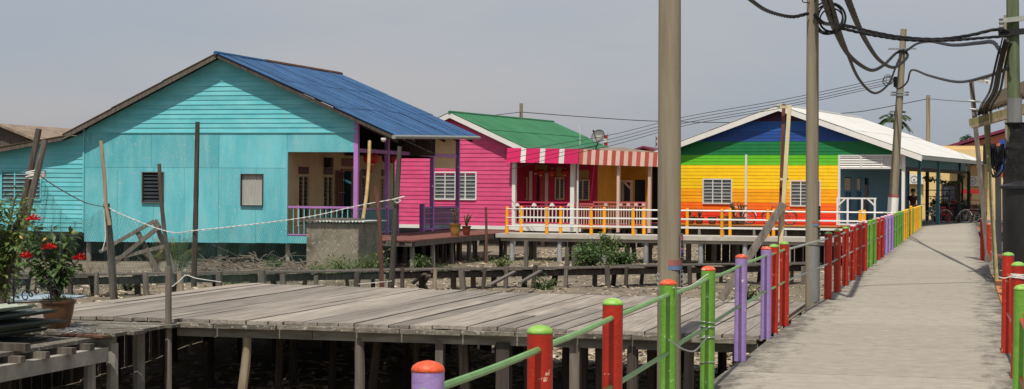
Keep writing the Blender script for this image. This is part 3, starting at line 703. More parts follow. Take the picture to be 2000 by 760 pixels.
m = MB(); m.fbox(K, kL+.1, kR, .05, KL-.1, -.15, -.02); m.build('floor', 'dark_wood', PH)
roof(K, PH, krA, krZ, keA, keZ, -.4, KL+.3, 'green_roof', courses=2, amp=.008, jitter=.002)
roof(K, PH, krA, krZ, 2*krA-keA, keZ, -.4, KL+.3, 'green_roof', courses=2, amp=.008, jitter=.002)
m = MB(); m.tube([K.w(krA,-.42,krZ), K.w(krA,KL+.3,krZ)], .07, 8); m.build('ridge_cap', 'green_roof', PH, smooth=True)
barge(K, PH, krA, krZ-.02, keA, keZ-.02, -.36, .05, .24, 'white'); barge(K, PH, 2*krA-keA, keZ-.02, krA, krZ-.02, -.36, .05, .24, 'white')
# porch to the right, recessed deep red wall
pE = ka(1132, 376, 0); pW = ka(1166, 376, 1.5); PD = 1.5
m = MB(); m.fbox(K, kR+.16, pE+.1, -.04, PD, KF-.32, KF-.01); m.build('porch_floor', 'white', PH)
kk = lambda px, py=376: K.hit(px, py, PD)[0]; kkz = lambda py, px=1080: K.hit(px, py, PD)[1]
wins = [(kk(1013), kk(1029), kkz(389), kkz(327)), (kk(1086), kk(1101), kkz(388), kkz(327)), (kk(1127), kk(1150), kkz(389), kkz(332))]
door = (kk(1046), kk(1054), KF, kkz(342))
panel(K, PH, kR+.0, pW, KF-.01, 3.3, 'pink_deep', wins+[door], d=PD, thick=.1)
panel(K.side(kR), PH, .1, PD, KF, 3.2, 'pink_deep', thick=.05)
for w_ in wins:
    zm = lerp(w_[2], w_[3], .68)
    window(K, PH, w_[0], w_[1], w_[2], zm-.05, ncol=2, nsl=7, fmat='cream', fw=.04, d=PD)
    m = MB(); m.fbox(K, w_[0], w_[1], PD-.01, PD+.02, zm+.04, w_[3]); m.build('transom', 'pot_ochre', PH)
m = MB(); m.fbox(K, kk(1056), kk(1063), PD-.06, PD-.005, KF, kkz(342)); m.build('door_leaf', 'stripe_brown', PH)
m = MB(); m.fbox(K, kk(1065), kk(1071), PD-.05, PD-.005, KF, kkz(336)); m.fbox(K, kk(1044), kk(1072), PD-.05, PD-.006, kkz(342)+.02, kkz(342)+.1); m.build('door_frame', 'dull_white', PH)
m = MB(); m.fbox(K, kk(1046), kk(1070), PD-.06, PD-.01, kkz(334), kkz(322)); m.build('name_board', 'pot_ochre', PH)
m = MB(); m.fbox(K, kk(1034), kk(1040), PD-.05, PD-.01, kkz(392), kkz(334)); m.build('door_grille', 'dull_white', PH)
for px, w_ in ((1004, .16), (1118, .18)): post(K, PH, ka(px), .05, KF-.3, 3.2, w_, 'white')
m = MB(); m.tube([K.w(ka(1131), -.16, -1.0), K.w(ka(1131), -.16, kz(318, 1131))], .045, 8); m.build('downpipe', 'white', PH, smooth=True)
b = balustrade(K, PH, ka(1007), ka(1115), .05, KF+.02, kz(394, 1060), .17, 'pink_rail', 'white', bw=.04, mid=kz(404, 1060))
for px in (1010, 1043, 1078, 1112):
    a = ka(px); m = MB(); z0, z1 = kz(403, px), kz(396.5, px); m.box8([K.w(a-.13,.0,z0),K.w(a+.13,.0,z0),K.w(a+.13,.1,z0),K.w(a-.13,.1,z0),K.w(a-.04,.0,z1),K.w(a+.04,.0,z1),K.w(a+.04,.1,z1),K.w(a-.04,.1,z1)]); m.build('rail_block', 'white', b)
balustrade(K, PH, ka(1121), ka(1160, 376), .05, KF-.04, kz(397, 1140), .11, 'dull_pink_rail', 'dull_white', bw=.035, mid=kz(404, 1140))
# awnings, each stripe its own piece
AD = -.5
def awning(par, x0, x1, y0a, y0b, y1a, y1b, wa, wb, ma, mb_):
    F = K; a0, a1 = F.hit(x0, 300, AD)[0], F.hit(x1, 300, AD)[0]; z = [F.hit(x0,y0a,AD)[1], F.hit(x1,y0b,AD)[1], F.hit(x0,y1a,AD)[1], F.hit(x1,y1b,AD)[1]]
    a = a0; k = 0; DB = 1.6 if ma == 'pink_awning' else 4.48
    while a < a1-.01:
        b = min(a1, a+(wa if k % 2 == 0 else wb)); t0, t1 = (a-a0)/(a1-a0), (b-a0)/(a1-a0); m = MB()
        T0, T1, B0, B1 = lerp(z[0],z[1],t0), lerp(z[0],z[1],t1), lerp(z[2],z[3],t0), lerp(z[2],z[3],t1)
        m.box8([F.w(a,AD-.1,B0),F.w(b,AD-.1,B1),F.w(b,AD-.06,B1),F.w(a,AD-.06,B0),F.w(a,AD,T0),F.w(b,AD,T1),F.w(b,AD+.04,T1),F.w(a,AD+.04,T0)])
        m.build('awning_strip', ma if k % 2 == 0 else mb_, par); a = b; k += 1
    if ma != 'pink_awning': a1 = axR
    m = MB(); m.box8([F.w(a0,AD+.045,z[0]-.06),F.w(a1,AD+.045,z[1]-.06),F.w(a1,DB,z[1]+.15),F.w(a0,DB,z[0]+.15),F.w(a0,AD+.045,z[0]-.01),F.w(a1,AD+.045,z[1]-.01),F.w(a1,DB,z[1]+.2),F.w(a0,DB,z[0]+.2)]); m.build('awning_roof', 'green_roof' if ma == 'pink_awning' else 'rust_roof', par)
awning(PH, 991, 1131, 289, 291, 317, 320, .68, .24, 'pink_awning', 'white')
stilts(K, PH, [kL+.3, lerp(kL,kR,.35), lerp(kL,kR,.7), kR-.1, ka(1060), ka(1115)], [.15, 3.5, 7, 10.5], -.151)

# ================================================================== ORANGE ANNEX
AX = thing('orange_annex', 'amber walled porch annex with brown and white striped awning', 'house', K.w(ka(1230), 1, 0))
axR = K.hit(1316, 376, 7.6)[0]; axP = 1300
awning(AX, 1132, 1320, 291, 300, 321, 327, .19, .19, 'stripe_brown', 'dull_white')
for px in (1208, 1269): post(K, AX, ka(px, 376, -.3), -.3, KF-.3, kz(322, px, -.3), .12, 'dull_white')
m = MB(); m.fbox(K, pE+.12, axR, -.45, 4.6, KF-.16, KF-.03); m.build('porch_floor', 'tan_floor', AX)
op = (K.hit(1238, 376, 4.5)[0], min(axR-.3, K.hit(1300, 376, 4.5)[0]), KF, K.hit(1250, 351, 4.5)[1]); ow = (K.hit(1188, 376, 4.5)[0], K.hit(1236, 376, 4.5)[0], K.hit(1210, 393, 4.5)[1], K.hit(1210, 356, 4.5)[1]); o2 = (K.hit(1166,376,4.5)[0], K.hit(1183,376,4.5)[0], K.hit(1210, 393, 4.5)[1], K.hit(1210, 356, 4.5)[1])
panel(K, AX, pW-.2, axR, KF, 3.4, 'orange_wall', [op, ow, o2], d=4.5, thick=.1)
panel(K.side(pW), AX, PD+.1, 4.5, KF, 3.3, 'orange_wall', thick=.08)
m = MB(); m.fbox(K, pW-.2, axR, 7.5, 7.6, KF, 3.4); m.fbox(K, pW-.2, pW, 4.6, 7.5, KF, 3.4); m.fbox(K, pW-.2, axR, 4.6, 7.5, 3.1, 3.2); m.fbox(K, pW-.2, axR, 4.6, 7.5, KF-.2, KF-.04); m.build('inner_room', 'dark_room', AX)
m = MB(); a0, a1 = ow[0], ow[1]; m.fbox(K, a0, a0+.1, 4.42, 4.48, KF, ow[3]+.1); m.fbox(K, a1-.1, a1, 4.42, 4.48, KF, ow[3]+.1); m.fbox(K, a0+.1, a1-.1, 4.42, 4.48, ow[3], ow[3]+.1)
m.bar(K.w(a0+.08,4.45,ow[3]-.3), K.w(a0+.4,4.45,ow[3]), .06, .08); m.bar(K.w(a1-.08,4.45,ow[3]-.3), K.w(a1-.4,4.45,ow[3]), .06, .08); m.build('arch_frame', 'dull_white', AX)
m = MB()
for i in range(18):
    a = lerp(a0+.1, lerp(a0,a1,.6), i/18); m.fbox(K, a, a+.05, 4.56+.02*(i%2), 4.57+.02*(i%2), ow[2], ow[3])
m.build('curtain', 'curtain', AX)
b = balustrade(K, AX, ka(1164), ka(1270, 376, -.3), -.3, KF-.02, kz(394, 1215, -.3), .115, 'dull_pink_rail', 'dull_white', bw=.035, mid=kz(404, 1215, -.3))
for px in (1184, 1213, 1228, 1243, 1258):
    a = ka(px, 376, -.3); m = MB(); z0, z1 = kz(403, px, -.3), kz(397, px, -.3); m.fbox(K, a-.08, a+.08, -.35, -.25, z0, z1); m.build('rail_block', 'dull_white', b)
stilts(K, AX, [ka(1180), ka(1240), axR-.2], [-.2, 2.5, 4.5], KF-.161)

# ================================================================== RAINBOW HOUSE
q = onz(1420, 437, 0); Rn = Frame((q.x, q.y), HA)
RH = thing('rainbow_house', 'rainbow striped clapboard house with white roof and white louvred porch', 'house', Rn.w(1, 6, -.1))
ra = lambda px, py=376, d=0: Rn.hit(px, py, d)[0]
rz = lambda py, px=1480, d=0: Rn.hit(px, py, d)[1]
rrA, rrZ = Rn.hit(1520, 205, -.45); reA, reZ = Rn.hit(1800, 303, -.45); RLn = 15.8
rs_ = (rrZ-reZ)/(reA-rrA); rL, rP, rPost = ra(1288), ra(1637), ra(1764); rlA = 2*rrA-reA
bands = [(212,'r_purple'),(239,'r_blue2'),(254,'r_blue'),(278,'r_dgreen'),(301,'r_lgreen'),(322,'r_yellow'),(369,'r_amber'),(393,'r_orange'),(417,'r_red')]
bz = [(rz(y), n) for y, n in bands]
def rmat(z):
    r = 'r_purple'
    for zz, n in bz:
        if z <= zz: r = n
    return r
rw1 = (ra(1375), ra(1428), rz(397), rz(352)); rw2 = (ra(1546), ra(1601), rz(400), rz(354))
rHead = rz(330, 1700); rTop = rz(303, 1700)
boards(Rn, RH, rz(442), rTop+.02, .166, rmat, lambda z: rL, lambda z: rP, [rw1, rw2], lap=.013)
boards(Rn, RH, rTop+.02, rrZ-.1, .166, rmat, lambda z: max(rL, rrA-(rrZ-.1-z)/rs_), lambda z: min(rPost, rrA+(rrZ-.1-z)/rs_), lap=.013)
for w_ in (rw1, rw2): window(Rn, RH, *w_, ncol=3, nsl=7, fw=.06, grille='white')
m = MB(); m.fbox(Rn, ra(1457.5)-.05, ra(1457.5)+.05, -.06, -.026, rz(442), rz(302)); m.build('batten', 'white', RH)
m = MB(); m.fbox(Rn, rP, rP+.1, -.05, .08, rz(444), rTop); m.build('corner_trim', 'white', RH)
m = MB(); m.fbox(Rn, rL, rP, -.05, .02, rz(447), rz(442.5)); m.build('base_board', 'white', RH)
panel(Rn.side(rL), RH, 0, RLn, -.1, 3.0, 'r_yellow', thick=.08)
m = MB(); m.fbox(Rn, rL, rP, RLn-.1, RLn, -.1, 3.0); m.build('wall', 'sky_blue_wall', RH)
m = MB(); m.fbox(Rn, rL+.1, rPost+.1, .08, RLn, -.16, -.015); m.build('floor', 'concrete', RH)
# louvred header over the porch
hd = MB(); hd.fbox(Rn, rP+.1, rPost, -.03, .05, rTop-.07, rTop); hd.fbox(Rn, rP+.1, rPost, -.03, .05, rHead, rHead+.07)
for px in (1681, 1722): hd.fbox(Rn, ra(px)-.04, ra(px)+.04, -.035, .05, rHead+.07, rTop-.07)
hdo = hd.build('louvre_header', 'white', RH)
for k in range(5):
    z = lerp(rHead+.08, rTop-.14, k/4); m = MB(); m.box8([Rn.w(rP+.1,-.02,z),Rn.w(rPost,-.02,z),Rn.w(rPost,-.01,z),Rn.w(rP+.1,-.01,z),Rn.w(rP+.1,.045,z+.11),Rn.w(rPost,.045,z+.11),Rn.w(rPost,.055,z+.11),Rn.w(rP+.1,.055,z+.11)]); m.build('slat', 'white', hdo)
RS = Rn.side(rP)
wz0, wz1 = .35, 2.3
bw = []
for x0, x1 in ((1652, 1665), (1676, 1684), (1691,1699)): bw.append((RS.hit(x0,380)[0], RS.hit(x1,380)[0], wz0 if x0 < 1690 else 0, wz1))
panel(RS, RH, .09, RLn-.1, -.014, 3.3, 'sky_blue_wall', bw, d=.06, thick=.1)
for h in bw[:2]:
    window(RS, RH, h[0]+.05, h[1]-.05, h[2]+.05, 1.6, ncol=2, nsl=6, fmat='sky_blue_wall', gmat='blue_shutter', fw=.05, d=.07)
    m = MB(); m.fbox(RS, h[0]+.06, h[1]-.06, .08, .1, 1.66, h[3]-.05); m.build('transom', 'pot_ochre', RH)
m = MB(); h = bw[2]; m.fbox(RS, h[0]+.05, h[1]-.05, .09, .13, 0, 1.95); m.build('door_leaf', 'brown_grille', RH)
post(Rn, RH, rPost, .05, -.015, rrZ-.2-(rPost-rrA)*rs_, .14, 'white')
RE = Rn.side(rPost)
for px, mt in ((1795,'teal_post'),(1832,'teal_post'),(1873,'dark_wood'),(1892,'dark_wood')):
    d = RE.hit(px, 380)[0]; post(Rn, RH, rPost, d, -.015, rrZ-.2-(rPost-rrA)*rs_, .16, mt)
m = MB(); m.fbox(Rn, rPost-.06, rPost+.06, .13, RLn, rHead-.08, rHead+.1); m.build('verandah_beam', 'dark_wood', RH)
m = MB(); m.fbox(RE, .2, RLn, .0, .03, rHead+.1, rrZ-.22-(rPost-rrA)*rs_); m.build('screen_board', 'teal_post', RH)
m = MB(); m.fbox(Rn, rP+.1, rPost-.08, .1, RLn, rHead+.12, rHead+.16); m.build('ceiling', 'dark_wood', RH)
# white porch gate railing
gt = MB(); g0, g1 = ra(1634, 400, -.25), ra(1712, 400, -.25); zt_, zb_ = rz(386, 1670, -.25), rz(440, 1670, -.25)
gt.fbox(Rn, g0, g1, -.28, -.22, zt_-.07, zt_); gt.fbox(Rn, g0, g1, -.28, -.22, zb_, zb_+.07)
for px in (1636, 1656, 1684, 1709): a = ra(px, 400, -.25); gt.fbox(Rn, a-.045, a+.045, -.285, -.225, zb_+.07, zt_-.07)
gt.bar(Rn.w(g0+.05,-.25,zt_-.4), Rn.w(g0+.42,-.25,zt_-.05), .05, .07); gt.bar(Rn.w(g1-.05,-.25,zt_-.4), Rn.w(g1-.42,-.25,zt_-.05), .05, .07)
gt.build('porch_gate', 'white', RH)
roof(Rn, RH, rrA, rrZ, reA, reZ, -.45, RLn+.3, 'white_roof', courses=2, sw=.9, jitter=.003)
roof(Rn, RH, rrA, rrZ, rlA, reZ, -.45, RLn+.3, 'white_roof', courses=2, sw=.9, jitter=.003)
barge(Rn, RH, rrA, rrZ-.02, reA, reZ-.02, -.41, .05, .26, 'white'); barge(Rn, RH, rlA, reZ-.02, rrA, rrZ-.02, -.41, .05, .26, 'white')
m = MB(); m.tube([Rn.w(rrA,-.48,rrZ+.01), Rn.w(rrA,RLn+.3,rrZ+.01)], .08, 8); m.build('ridge_cap', 'white_roof', RH, smooth=True)
m = MB(); m.fbox(Rn, reA-.04, reA+.06, -.42, RLn+.3, reZ-.2, reZ-.03); m.build('gutter', 'rail_grey', RH)
# front deck where the bicycles stand
dk = thing('front_deck', 'tan timber deck along the foot of the rainbow wall', 'deck', Rn.w(1, -1, -.1))
d_ = -2.3
while d_ < -.1:
    m = MB(); m.fbox(Rn, ra(1290), rP+.6, d_+.006, d_+.24, -.05, -.006+R(-.004,.002)); m.build('plank', 'tan_floor', dk); d_ += .245
for d_ in (-2.28, -1.2): m = MB(); m.fbox(Rn, ra(1292), rP+.55, d_, d_+.1, -.2, -.051); m.build('beam', 'old_wood', dk)
for a in (ra(1300), ra(1345), ra(1395), ra(1440), ra(1500), ra(1560), ra(1620)): p = Rn.w(a, -2.2, 0); pile(dk, p.x, p.y, .07, -.201, 'concrete')
stilts(Rn, RH, [rL+.2, lerp(rL,rP,.3), lerp(rL,rP,.6), rP, rPost], [.2, 4, 8, 12, 16], -.17)

for F_, par, a0, a1, dd in ((T, TH, wA, aR_, TL+.05), (K, PH, kL, axR, KL+.05), (Rn, RH, rL, rPost, RLn-.3), (T, TH, wA, aP, 5.0), (K, PH, kL, axR, 2.6), (Rn, RH, rL, rPost, 2.2), (Rn, dk, ra(1292), rP+.55, -2.12), (K, PH, kL, pE, .32), (K, AX, pE+.15, axR, .1)):  # plank rows added under the floors to block light and keep it dark
    k = 0; a = a0
    while a < a1:
        m = MB(); m.fbox(F_, a, min(a1, a+.39), dd, dd+.03, -1.6, -.17+R(-.03,.0)); m.build('shade_plank', 'dark_wood', par); a += .4
# ================================================================== WALKWAY RAILINGS
_post_cache = {}
def rail_post(par, x, y, h, mat, capmat, r=.057, n=16):
    key = (round(h, 2), mat, r)
    if key not in _post_cache:
        m = MB(); m.lathe((0,0,0), [(r*1.02,0), (r,.02), (r,h*.5), (r,h)], n); me = bpy.data.meshes.new('post')
        me.from_pydata([tuple(p) for p in m.v], [], m.f); me.polygons.foreach_set('use_smooth', [True]*len(me.polygons)); me.set_sharp_from_angle(angle=.7); me.materials.append(MAT(mat)); _post_cache[key] = me
    o = put('post', _post_cache[key], (x, y, 0), par); o.rotation_euler = (R(-.008,.008), R(-.008,.008), R(0, 6))
    ck = ('cap', capmat, r)
    if ck not in _post_cache:
        m = MB(); m.lathe((0,0,0), [(r*1.02,-.007), (r*1.025,.002), (r*.94,.013), (r*.66,.024), (r*.3,.030), (.004,.032)], n); me = bpy.data.meshes.new('cap')
        me.from_pydata([tuple(p) for p in m.v], [], m.f); me.polygons.foreach_set('use_smooth', [True]*len(me.polygons)); me.materials.append(MAT(capmat)); _post_cache[ck] = me
    c = put('cap', _post_cache[ck], (x, y, h+.001), o); c.location = (0, 0, h+.001)
    return o
def rails(par, pts, zs, mat, r=.015, name='rail', stop=.045):
    for i in range(len(pts)-1):
        p, q = pts[i], pts[i+1]; d = (Vector(q)-Vector(p)).normalized()
        for z in zs:
            m = MB(); a = Vector((p[0], p[1], z+R(-.006,.006)))+Vector((d.x,d.y,0))*stop; b = Vector((q[0], q[1], z+R(-.006,.006)))-Vector((d.x,d.y,0))*stop
            mid = (a+b)/2+Vector((R(-.012,.012),0,R(-.008,.004))); m.tube(spline([a, mid, b], 4), r, 7)
            m.build(name, mat(i) if callable(mat) else mat, par, smooth=True)
LR = thing('walkway_railing', 'long multicoloured post railing along the left edge of the walkway', 'railing', (-1.95, 40, 0))
near = [(837,690,'purple_post','cap_orange'),(1057,623,'red_post','cap_green'),(1197,573,'red_post','cap_green'),(1307,538,'green_post','cap_orange'),(1383,513,'green_post','cap_orange'),(1447,491,'purple_post','cap_orange'),(1497,476,'purple_post','cap_orange'),(1533,467,'red_post','cap_green')]
pts = [(-1.78, 3.9)]; rail_post(LR, -1.78, 3.9, .97, 'purple_post', 'cap_orange')
for px, py, mt, cp in near:
    p = onz(px, py, 1.03); pts.append((p.x, p.y)); rail_post(LR, p.x, p.y, .972, mt, cp)
p = pts[-2]; rail_post(LR, p[0]-.01, p[1]+.85, .972, 'red_post', 'cap_green')
y = 27.6; seq = ['red_post']*6+['green_post']+['green_post','red_post','red_post']+['purple_post']*3+['green_post']*4+['yellow_post']*3+['green_post','orange_post','green_post']+['yellow_post']*6+['green_post']
caps = {'red_post':'cap_green','green_post':'cap_green','purple_post':'cap_pink','yellow_post':'cap_yellow','orange_post':'cap_yellow'}
ys_ = []
k = len(seq); span = 84.3-27.0
for i, mt in enumerate(seq):
    yy = 27.0+span*i/(k-1); pts.append((-1.97, yy)); rail_post(LR, -1.97, yy, .972+(.08 if mt == 'orange_post' else 0), mt, 'cap_pink' if (mt == 'red_post' and i > 2) else caps[mt], n=12)
rails(LR, pts, (.90, .52), lambda i: 'rail_green' if i < 8 else 'rail_grey')
RR = thing('near_right_railing', 'red post railing with green caps at the near right edge', 'railing', (.4, 15, 0)); pr = []
for px, py, mt in ((1968,488,'red_post'),(1989,506,'red_post')):
    p = onz(px, py, 1.03); pr.append((p.x, p.y)); rail_post(RR, p.x, p.y, .975, mt, 'cap_green')
pr.append((.36, 12.1)); rail_post(RR, .36, 12.1, .975, 'green_post', 'cap_green'); pr.append((.36, 9.6)); rail_post(RR, .36, 9.6, .975, 'green_post', 'cap_orange'); pr.append((.36, 7.2)); rail_post(RR, .36, 7.2, .975, 'red_post', 'cap_green')
rails(RR, pr, (.78, .40), 'rail_red')
m = MB()
for k in range(5): m.ring((pr[1][0], pr[1][1], .865+k*.008), (R(-.2,.2), R(-.2,.2), 1), .063, .005, 14, 5)
m.tube(spline([(pr[1][0]-.06, pr[1][1]-.04, .88), (pr[1][0]-.12, pr[1][1]-.06, .865), (pr[1][0]-.16, pr[1][1]-.05, .875)], 4), .004, 5)
m.build('tied_rope', 'rope', label='white rope knotted round the red post at the right edge', cat='rope')
FR = thing('far_right_railing', 'pair of chipped red posts at the right edge by the leaning poles', 'railing', (.45, 40, 0))
p = onz(1919, 509, 0); rail_post(FR, p.x, p.y, .98, 'red_post', 'cap_pink'); p2 = onz(1932, 511, 0); rail_post(FR, p2.x, p2.y, .86, 'red_post', 'cap_orange'); rails(FR, [(p.x,p.y),(p2.x,p2.y)], (.5,), 'rail_red')
# yellow railing on the footpath: two rows
for row, xs_, lab in ((62.42, (990,1068,1155,1237,1323,1410,1500,1590,1680), 'front row of yellow posts with white rails on the footpath'), (64.18, (1018,1095,1180,1258,1342,1426,1511,1598,1688), 'back row of yellow posts with white rails on the footpath')):
    YR = thing('yellow_railing', lab, 'railing', (-9, row, 0)); F = FY(row); pp = []
    for px in xs_:
        a, _ = F.hit(px, 440); a = min(a, -2.3); pp.append((a, row)); rail_post(YR, a, row, .93, 'orange_post', 'orange_post', r=.062, n=10)
    for z in (.88, .57, .27):
        m = MB(); m.tube([(pp[0][0], row-.05, z), (-2.12, row-.05, z)], .02, 6); m.build('rail', 'white', YR, smooth=True)

# ================================================================== POLES
def upole(name, label, base, top, r0, r1, mat, group=None):
    o = thing(name, label, 'pole', base); m = MB(); k = 10; B_, T_ = Vector(base), Vector(top)
    m.tube([B_.lerp(T_, i/k) for i in range(k+1)], [lerp(r0, r1, i/k) for i in range(k+1)], 20); m.build('shaft', mat, o, smooth=True); return o
def band(o, a, b, r, mat, name='painted_band', n=20):
    m = MB(); m.tube([a, b], r, n); return m.build(name, mat, o, smooth=True)
# nearest concrete pole
PX, PD_ = 1308, 20.4
pb = at(PX, 700, PD_); pt = at(PX+1, -330, PD_); bz_ = gz(pb.x, pb.y)-.4
P1 = upole('utility_pole', 'thick tan concrete pole with posters in front of the platform', (pb.x, pb.y, bz_), (pt.x, pt.y, pt.z), .14, .124, 'pole_concrete')
rad1 = lambda z: lerp(.14, .124, (z-bz_)/(pt.z-bz_))
zz = lambda py: at(PX, py, PD_).z
band(P1, (pb.x,pb.y,zz(518)), (pb.x,pb.y,zz(507)), rad1(zz(512))+.003, 'band_red'); band(P1, (pb.x,pb.y,zz(526.5)), (pb.x,pb.y,zz(518.2)), rad1(zz(522))+.003, 'band_blue')
view = math.atan2(-pb.y, -pb.x)
def poster(par, cx, cy, z0, z1, r, a0, a1, mat, name='poster', n=8):
    m = MB(); base = len(m.v)
    for rr in (r, r+.002):
        for i in range(n+1):
            q = lerp(a0, a1, i/n)
            for z in (z0, z1): m.v.append(Vector((cx+rr*math.cos(q), cy+rr*math.sin(q), z)))
    K2 = 2*(n+1)
    for i in range(n):
        m.f += [[2*i, 2*i+2, 2*i+3, 2*i+1], [K2+2*i, K2+2*i+1, K2+2*i+3, K2+2*i+2], [2*i, K2+2*i, K2+2*i+2, 2*i+2], [2*i+1, 2*i+3, K2+2*i+3, K2+2*i+1]]
    m.f += [[0,1,K2+1,K2],[2*n,K2+2*n,K2+2*n+1,2*n+1]]
    return m.build(name, mat, par)
def glyph(par, ch, cx, cy, z, size, r, ang, mat, dirn):      # letter strokes laid on the curved surface
    S = {'B':[(0,0,0,1),(0,1,.6,1),(0,.5,.6,.5),(0,0,.6,0),(.6,0,.6,.5),(.6,.5,.6,1)], 'E':[(0,0,0,1),(0,1,.6,1),(0,.5,.5,.5),(0,0,.6,0)], 'I':[(.3,0,.3,1)], 'M':[(0,0,0,1),(.7,0,.7,1),(0,1,.35,.5),(.35,.5,.7,1)], '-':[(0,.5,.6,.5)], 'n':[(0,0,0,.7),(0,.7,.5,.7),(.5,.7,.5,0)]}
    m = MB()
    for x0, y0, x1, y1 in S[ch]:
        def P(x, y):
            q = ang+dirn*x*size/r; return Vector((cx+(r+.004)*math.cos(q), cy+(r+.004)*math.sin(q), z+y*size))
        m.tube([P(x0,y0), P(x1,y1)], size*.08, 5)
    m.build('lettering', mat, par)
for sgn in (-1, 1):
    a_in, a_out = view+sgn*.92, view+sgn*2.4
    for y0, y1, up in ((503, 456, True), (575, 527.5, False)):
        po = poster(P1, pb.x, pb.y, zz(y0), zz(y1), rad1(zz(y0))+.004, a_in, a_out, 'poster_black')
        h = zz(y1)-zz(y0)
        for e in (0, 1): poster(po, pb.x, pb.y, zz(y0) if e == 0 else zz(y1)-.006, zz(y0)+.006 if e == 0 else zz(y1), rad1(zz(y0))+.0075, a_in, a_out, 'poster_edge', 'border')
        poster(po, pb.x, pb.y, zz(y0)+.006, zz(y1)-.006, rad1(zz(y0))+.0075, a_in, a_in+sgn*.03, 'poster_edge', 'border', 1)
        if up:
            poster(po, pb.x, pb.y, zz(y0)+h*.33, zz(y0)+h*.40, rad1(zz(y0))+.0075, a_in+sgn*.05, a_out, 'poster_pink', 'stripe')
            poster(po, pb.x, pb.y, zz(y0)+h*.20, zz(y0)+h*.32, rad1(zz(y0))+.0075, a_in+sgn*.05, a_out, 'poster_violet', 'stripe')
            if sgn > 0:
                for i, ch in enumerate('BI'): glyph(po, ch, pb.x, pb.y, zz(y1)-h*.26, .045, rad1(zz(y0))+.008, a_in+.1+i*.32, 'poster_pink', 1)
                for i in range(3): glyph(po, '-', pb.x, pb.y, zz(y0)+h*.5, .035, rad1(zz(y0))+.008, a_in+.1+i*.26, 'poster_pink', 1)
        else:
            for r_ in range(4):
                for i in range(3): glyph(po, 'nMn'[i], pb.x, pb.y, zz(y1)-h*(.2+.2*r_), .028, rad1(zz(y0))+.008, a_in+sgn*(.12+i*.24), 'poster_edge', sgn)
# second concrete pole at the walkway edge
P2D = 26.7; pb2 = at(1587, 588, P2D); pt2 = at(1588, -230, P2D)
b2z = gz(pb2.x, pb2.y)-.3
P2 = upole('utility_pole', 'slim grey brown concrete pole rising beside the red posts at mid walkway', (pb2.x, pb2.y, b2z), (pt2.x, pt2.y, pt2.z), .105, .084, 'pole_concrete')
z2 = lambda py: at(1587, py, P2D).z
rad2 = lambda z: lerp(.105, .084, (z-b2z)/(pt2.z-b2z))
band(P2, (pb2.x,pb2.y,z2(590)), (pb2.x,pb2.y,z2(478)), .104, 'pole_grey', 'paint_coat'); band(P2, (pb2.x,pb2.y,z2(437)), (pb2.x,pb2.y,z2(432)), rad2(1.2)+.003, 'band_red'); band(P2, (pb2.x,pb2.y,z2(442)), (pb2.x,pb2.y,z2(437.2)), rad2(1.1)+.003, 'band_blue')
m = MB(); m.ring((pb2.x,pb2.y,z2(479)), (.06,.03,1), .107, .005, 20, 5); m.build('wire_tie', 'black', P2)
view2 = math.atan2(-pb2.y, -pb2.x)
for sgn in (-1, 1):
    for y0, y1 in ((430, 402), (468, 444)):
        po = poster(P2, pb2.x, pb2.y, z2(y0), z2(y1), .103, view2+sgn*1.0, view2+sgn*2.3, 'poster_black')
        for r_ in range(3):
            for i in range(2): glyph(po, 'nM'[i], pb2.x, pb2.y, z2(y1)-.05-.055*r_, .026, .105, view2+sgn*(1.1+i*.28), 'poster_edge', sgn)
m = MB(); c = at(1587,-150,P2D); m.bar(c+Vector((-.5,-.11,0)), c+Vector((.5,-.11,0)), .08, .09); m.build('crossarm', 'steel', P2)
# third pole, leaning, with a white painted foot
P3D = 63.2; pb3 = at(1742, 440, P3D); pt3 = at(1765, 57, P3D); b3 = gz(pb3.x, pb3.y)-.3
lean = (pt3-pb3)/(pt3.z-pb3.z)
P3 = upole('utility_pole', 'leaning tan concrete pole with white painted foot before the rainbow porch', pb3+lean*(b3-pb3.z), pt3, .185, .105, 'pole_concrete')
q3 = lambda py: pb3+lean*(at(1745, py, P3D).z-pb3.z)
band(P3, q3(430), q3(386), .186, 'white'); band(P3, q3(386), q3(380), .184, 'band_red')
for py, s in ((96, .30), (186, .2), (181, .2)):
    m = MB(); c = q3(py); m.bar(c+Vector((-s*1.6,-.14,0)), c+Vector((s*1.6,-.14,0)), .05, .06); m.ring(c, lean, .135, .02, 16, 5); m.build('bracket', 'steel', P3)
# green timber pole on the right, wrapped in black net
P4D = 30.0; pb4 = at(1988, 520, P4D); pt4 = at(1976, -160, P4D)
P4 = upole('timber_pole', 'mossy green timber pole carrying cables at the right edge', (pb4.x, pb4.y, gz(pb4.x,pb4.y)-.3), pt4, .115, .10, 'green_pole')
q4 = lambda py: at(1984-(420-py)*.012, py, P4D)
band(P4, q4(248), q4(192), .122, 'pole_grey', 'metal_sleeve')
m = MB(); c = q4(42); m.bar(c+Vector((-.22,-.14,0)), c+Vector((.3,-.14,.05)), .07, .08); m.build('crossarm', 'rail_grey', P4)
m = MB(); c = q4(66); m.bar(c+Vector((-.25,-.14,0)), c+Vector((.35,-.12,.04)), .06, .10); m.build('clamp', 'black', P4)
for k in range(3):
    m = MB(); c = q4(48+k*8)+Vector((-.2,-.15,0)); m.lathe(c, [(.02,0),(.045,.02),(.03,.05),(.045,.08),(.02,.1)], 8); m.build('insulator', 'steel', P4, smooth=True)
m = MB(); rs = random.Random(5); c0 = q4(240)+Vector((.06,0,0)); c1 = q4(372)+Vector((.08,0,0)); n = 18; lev = 14
for j in range(lev+1):
    c = c0.lerp(c1, j/lev)
    for i in range(n):
        a = 6.283*i/n; r = .20+.06*noise.noise(Vector((i*.6, j*.7, 1)))+(.05 if j in (0, lev) else .0)+.12*j/lev; m.v.append(c+Vector((math.cos(a)*r+.05, math.sin(a)*r, .04*noise.noise(Vector((i*.9, j, 4))))))
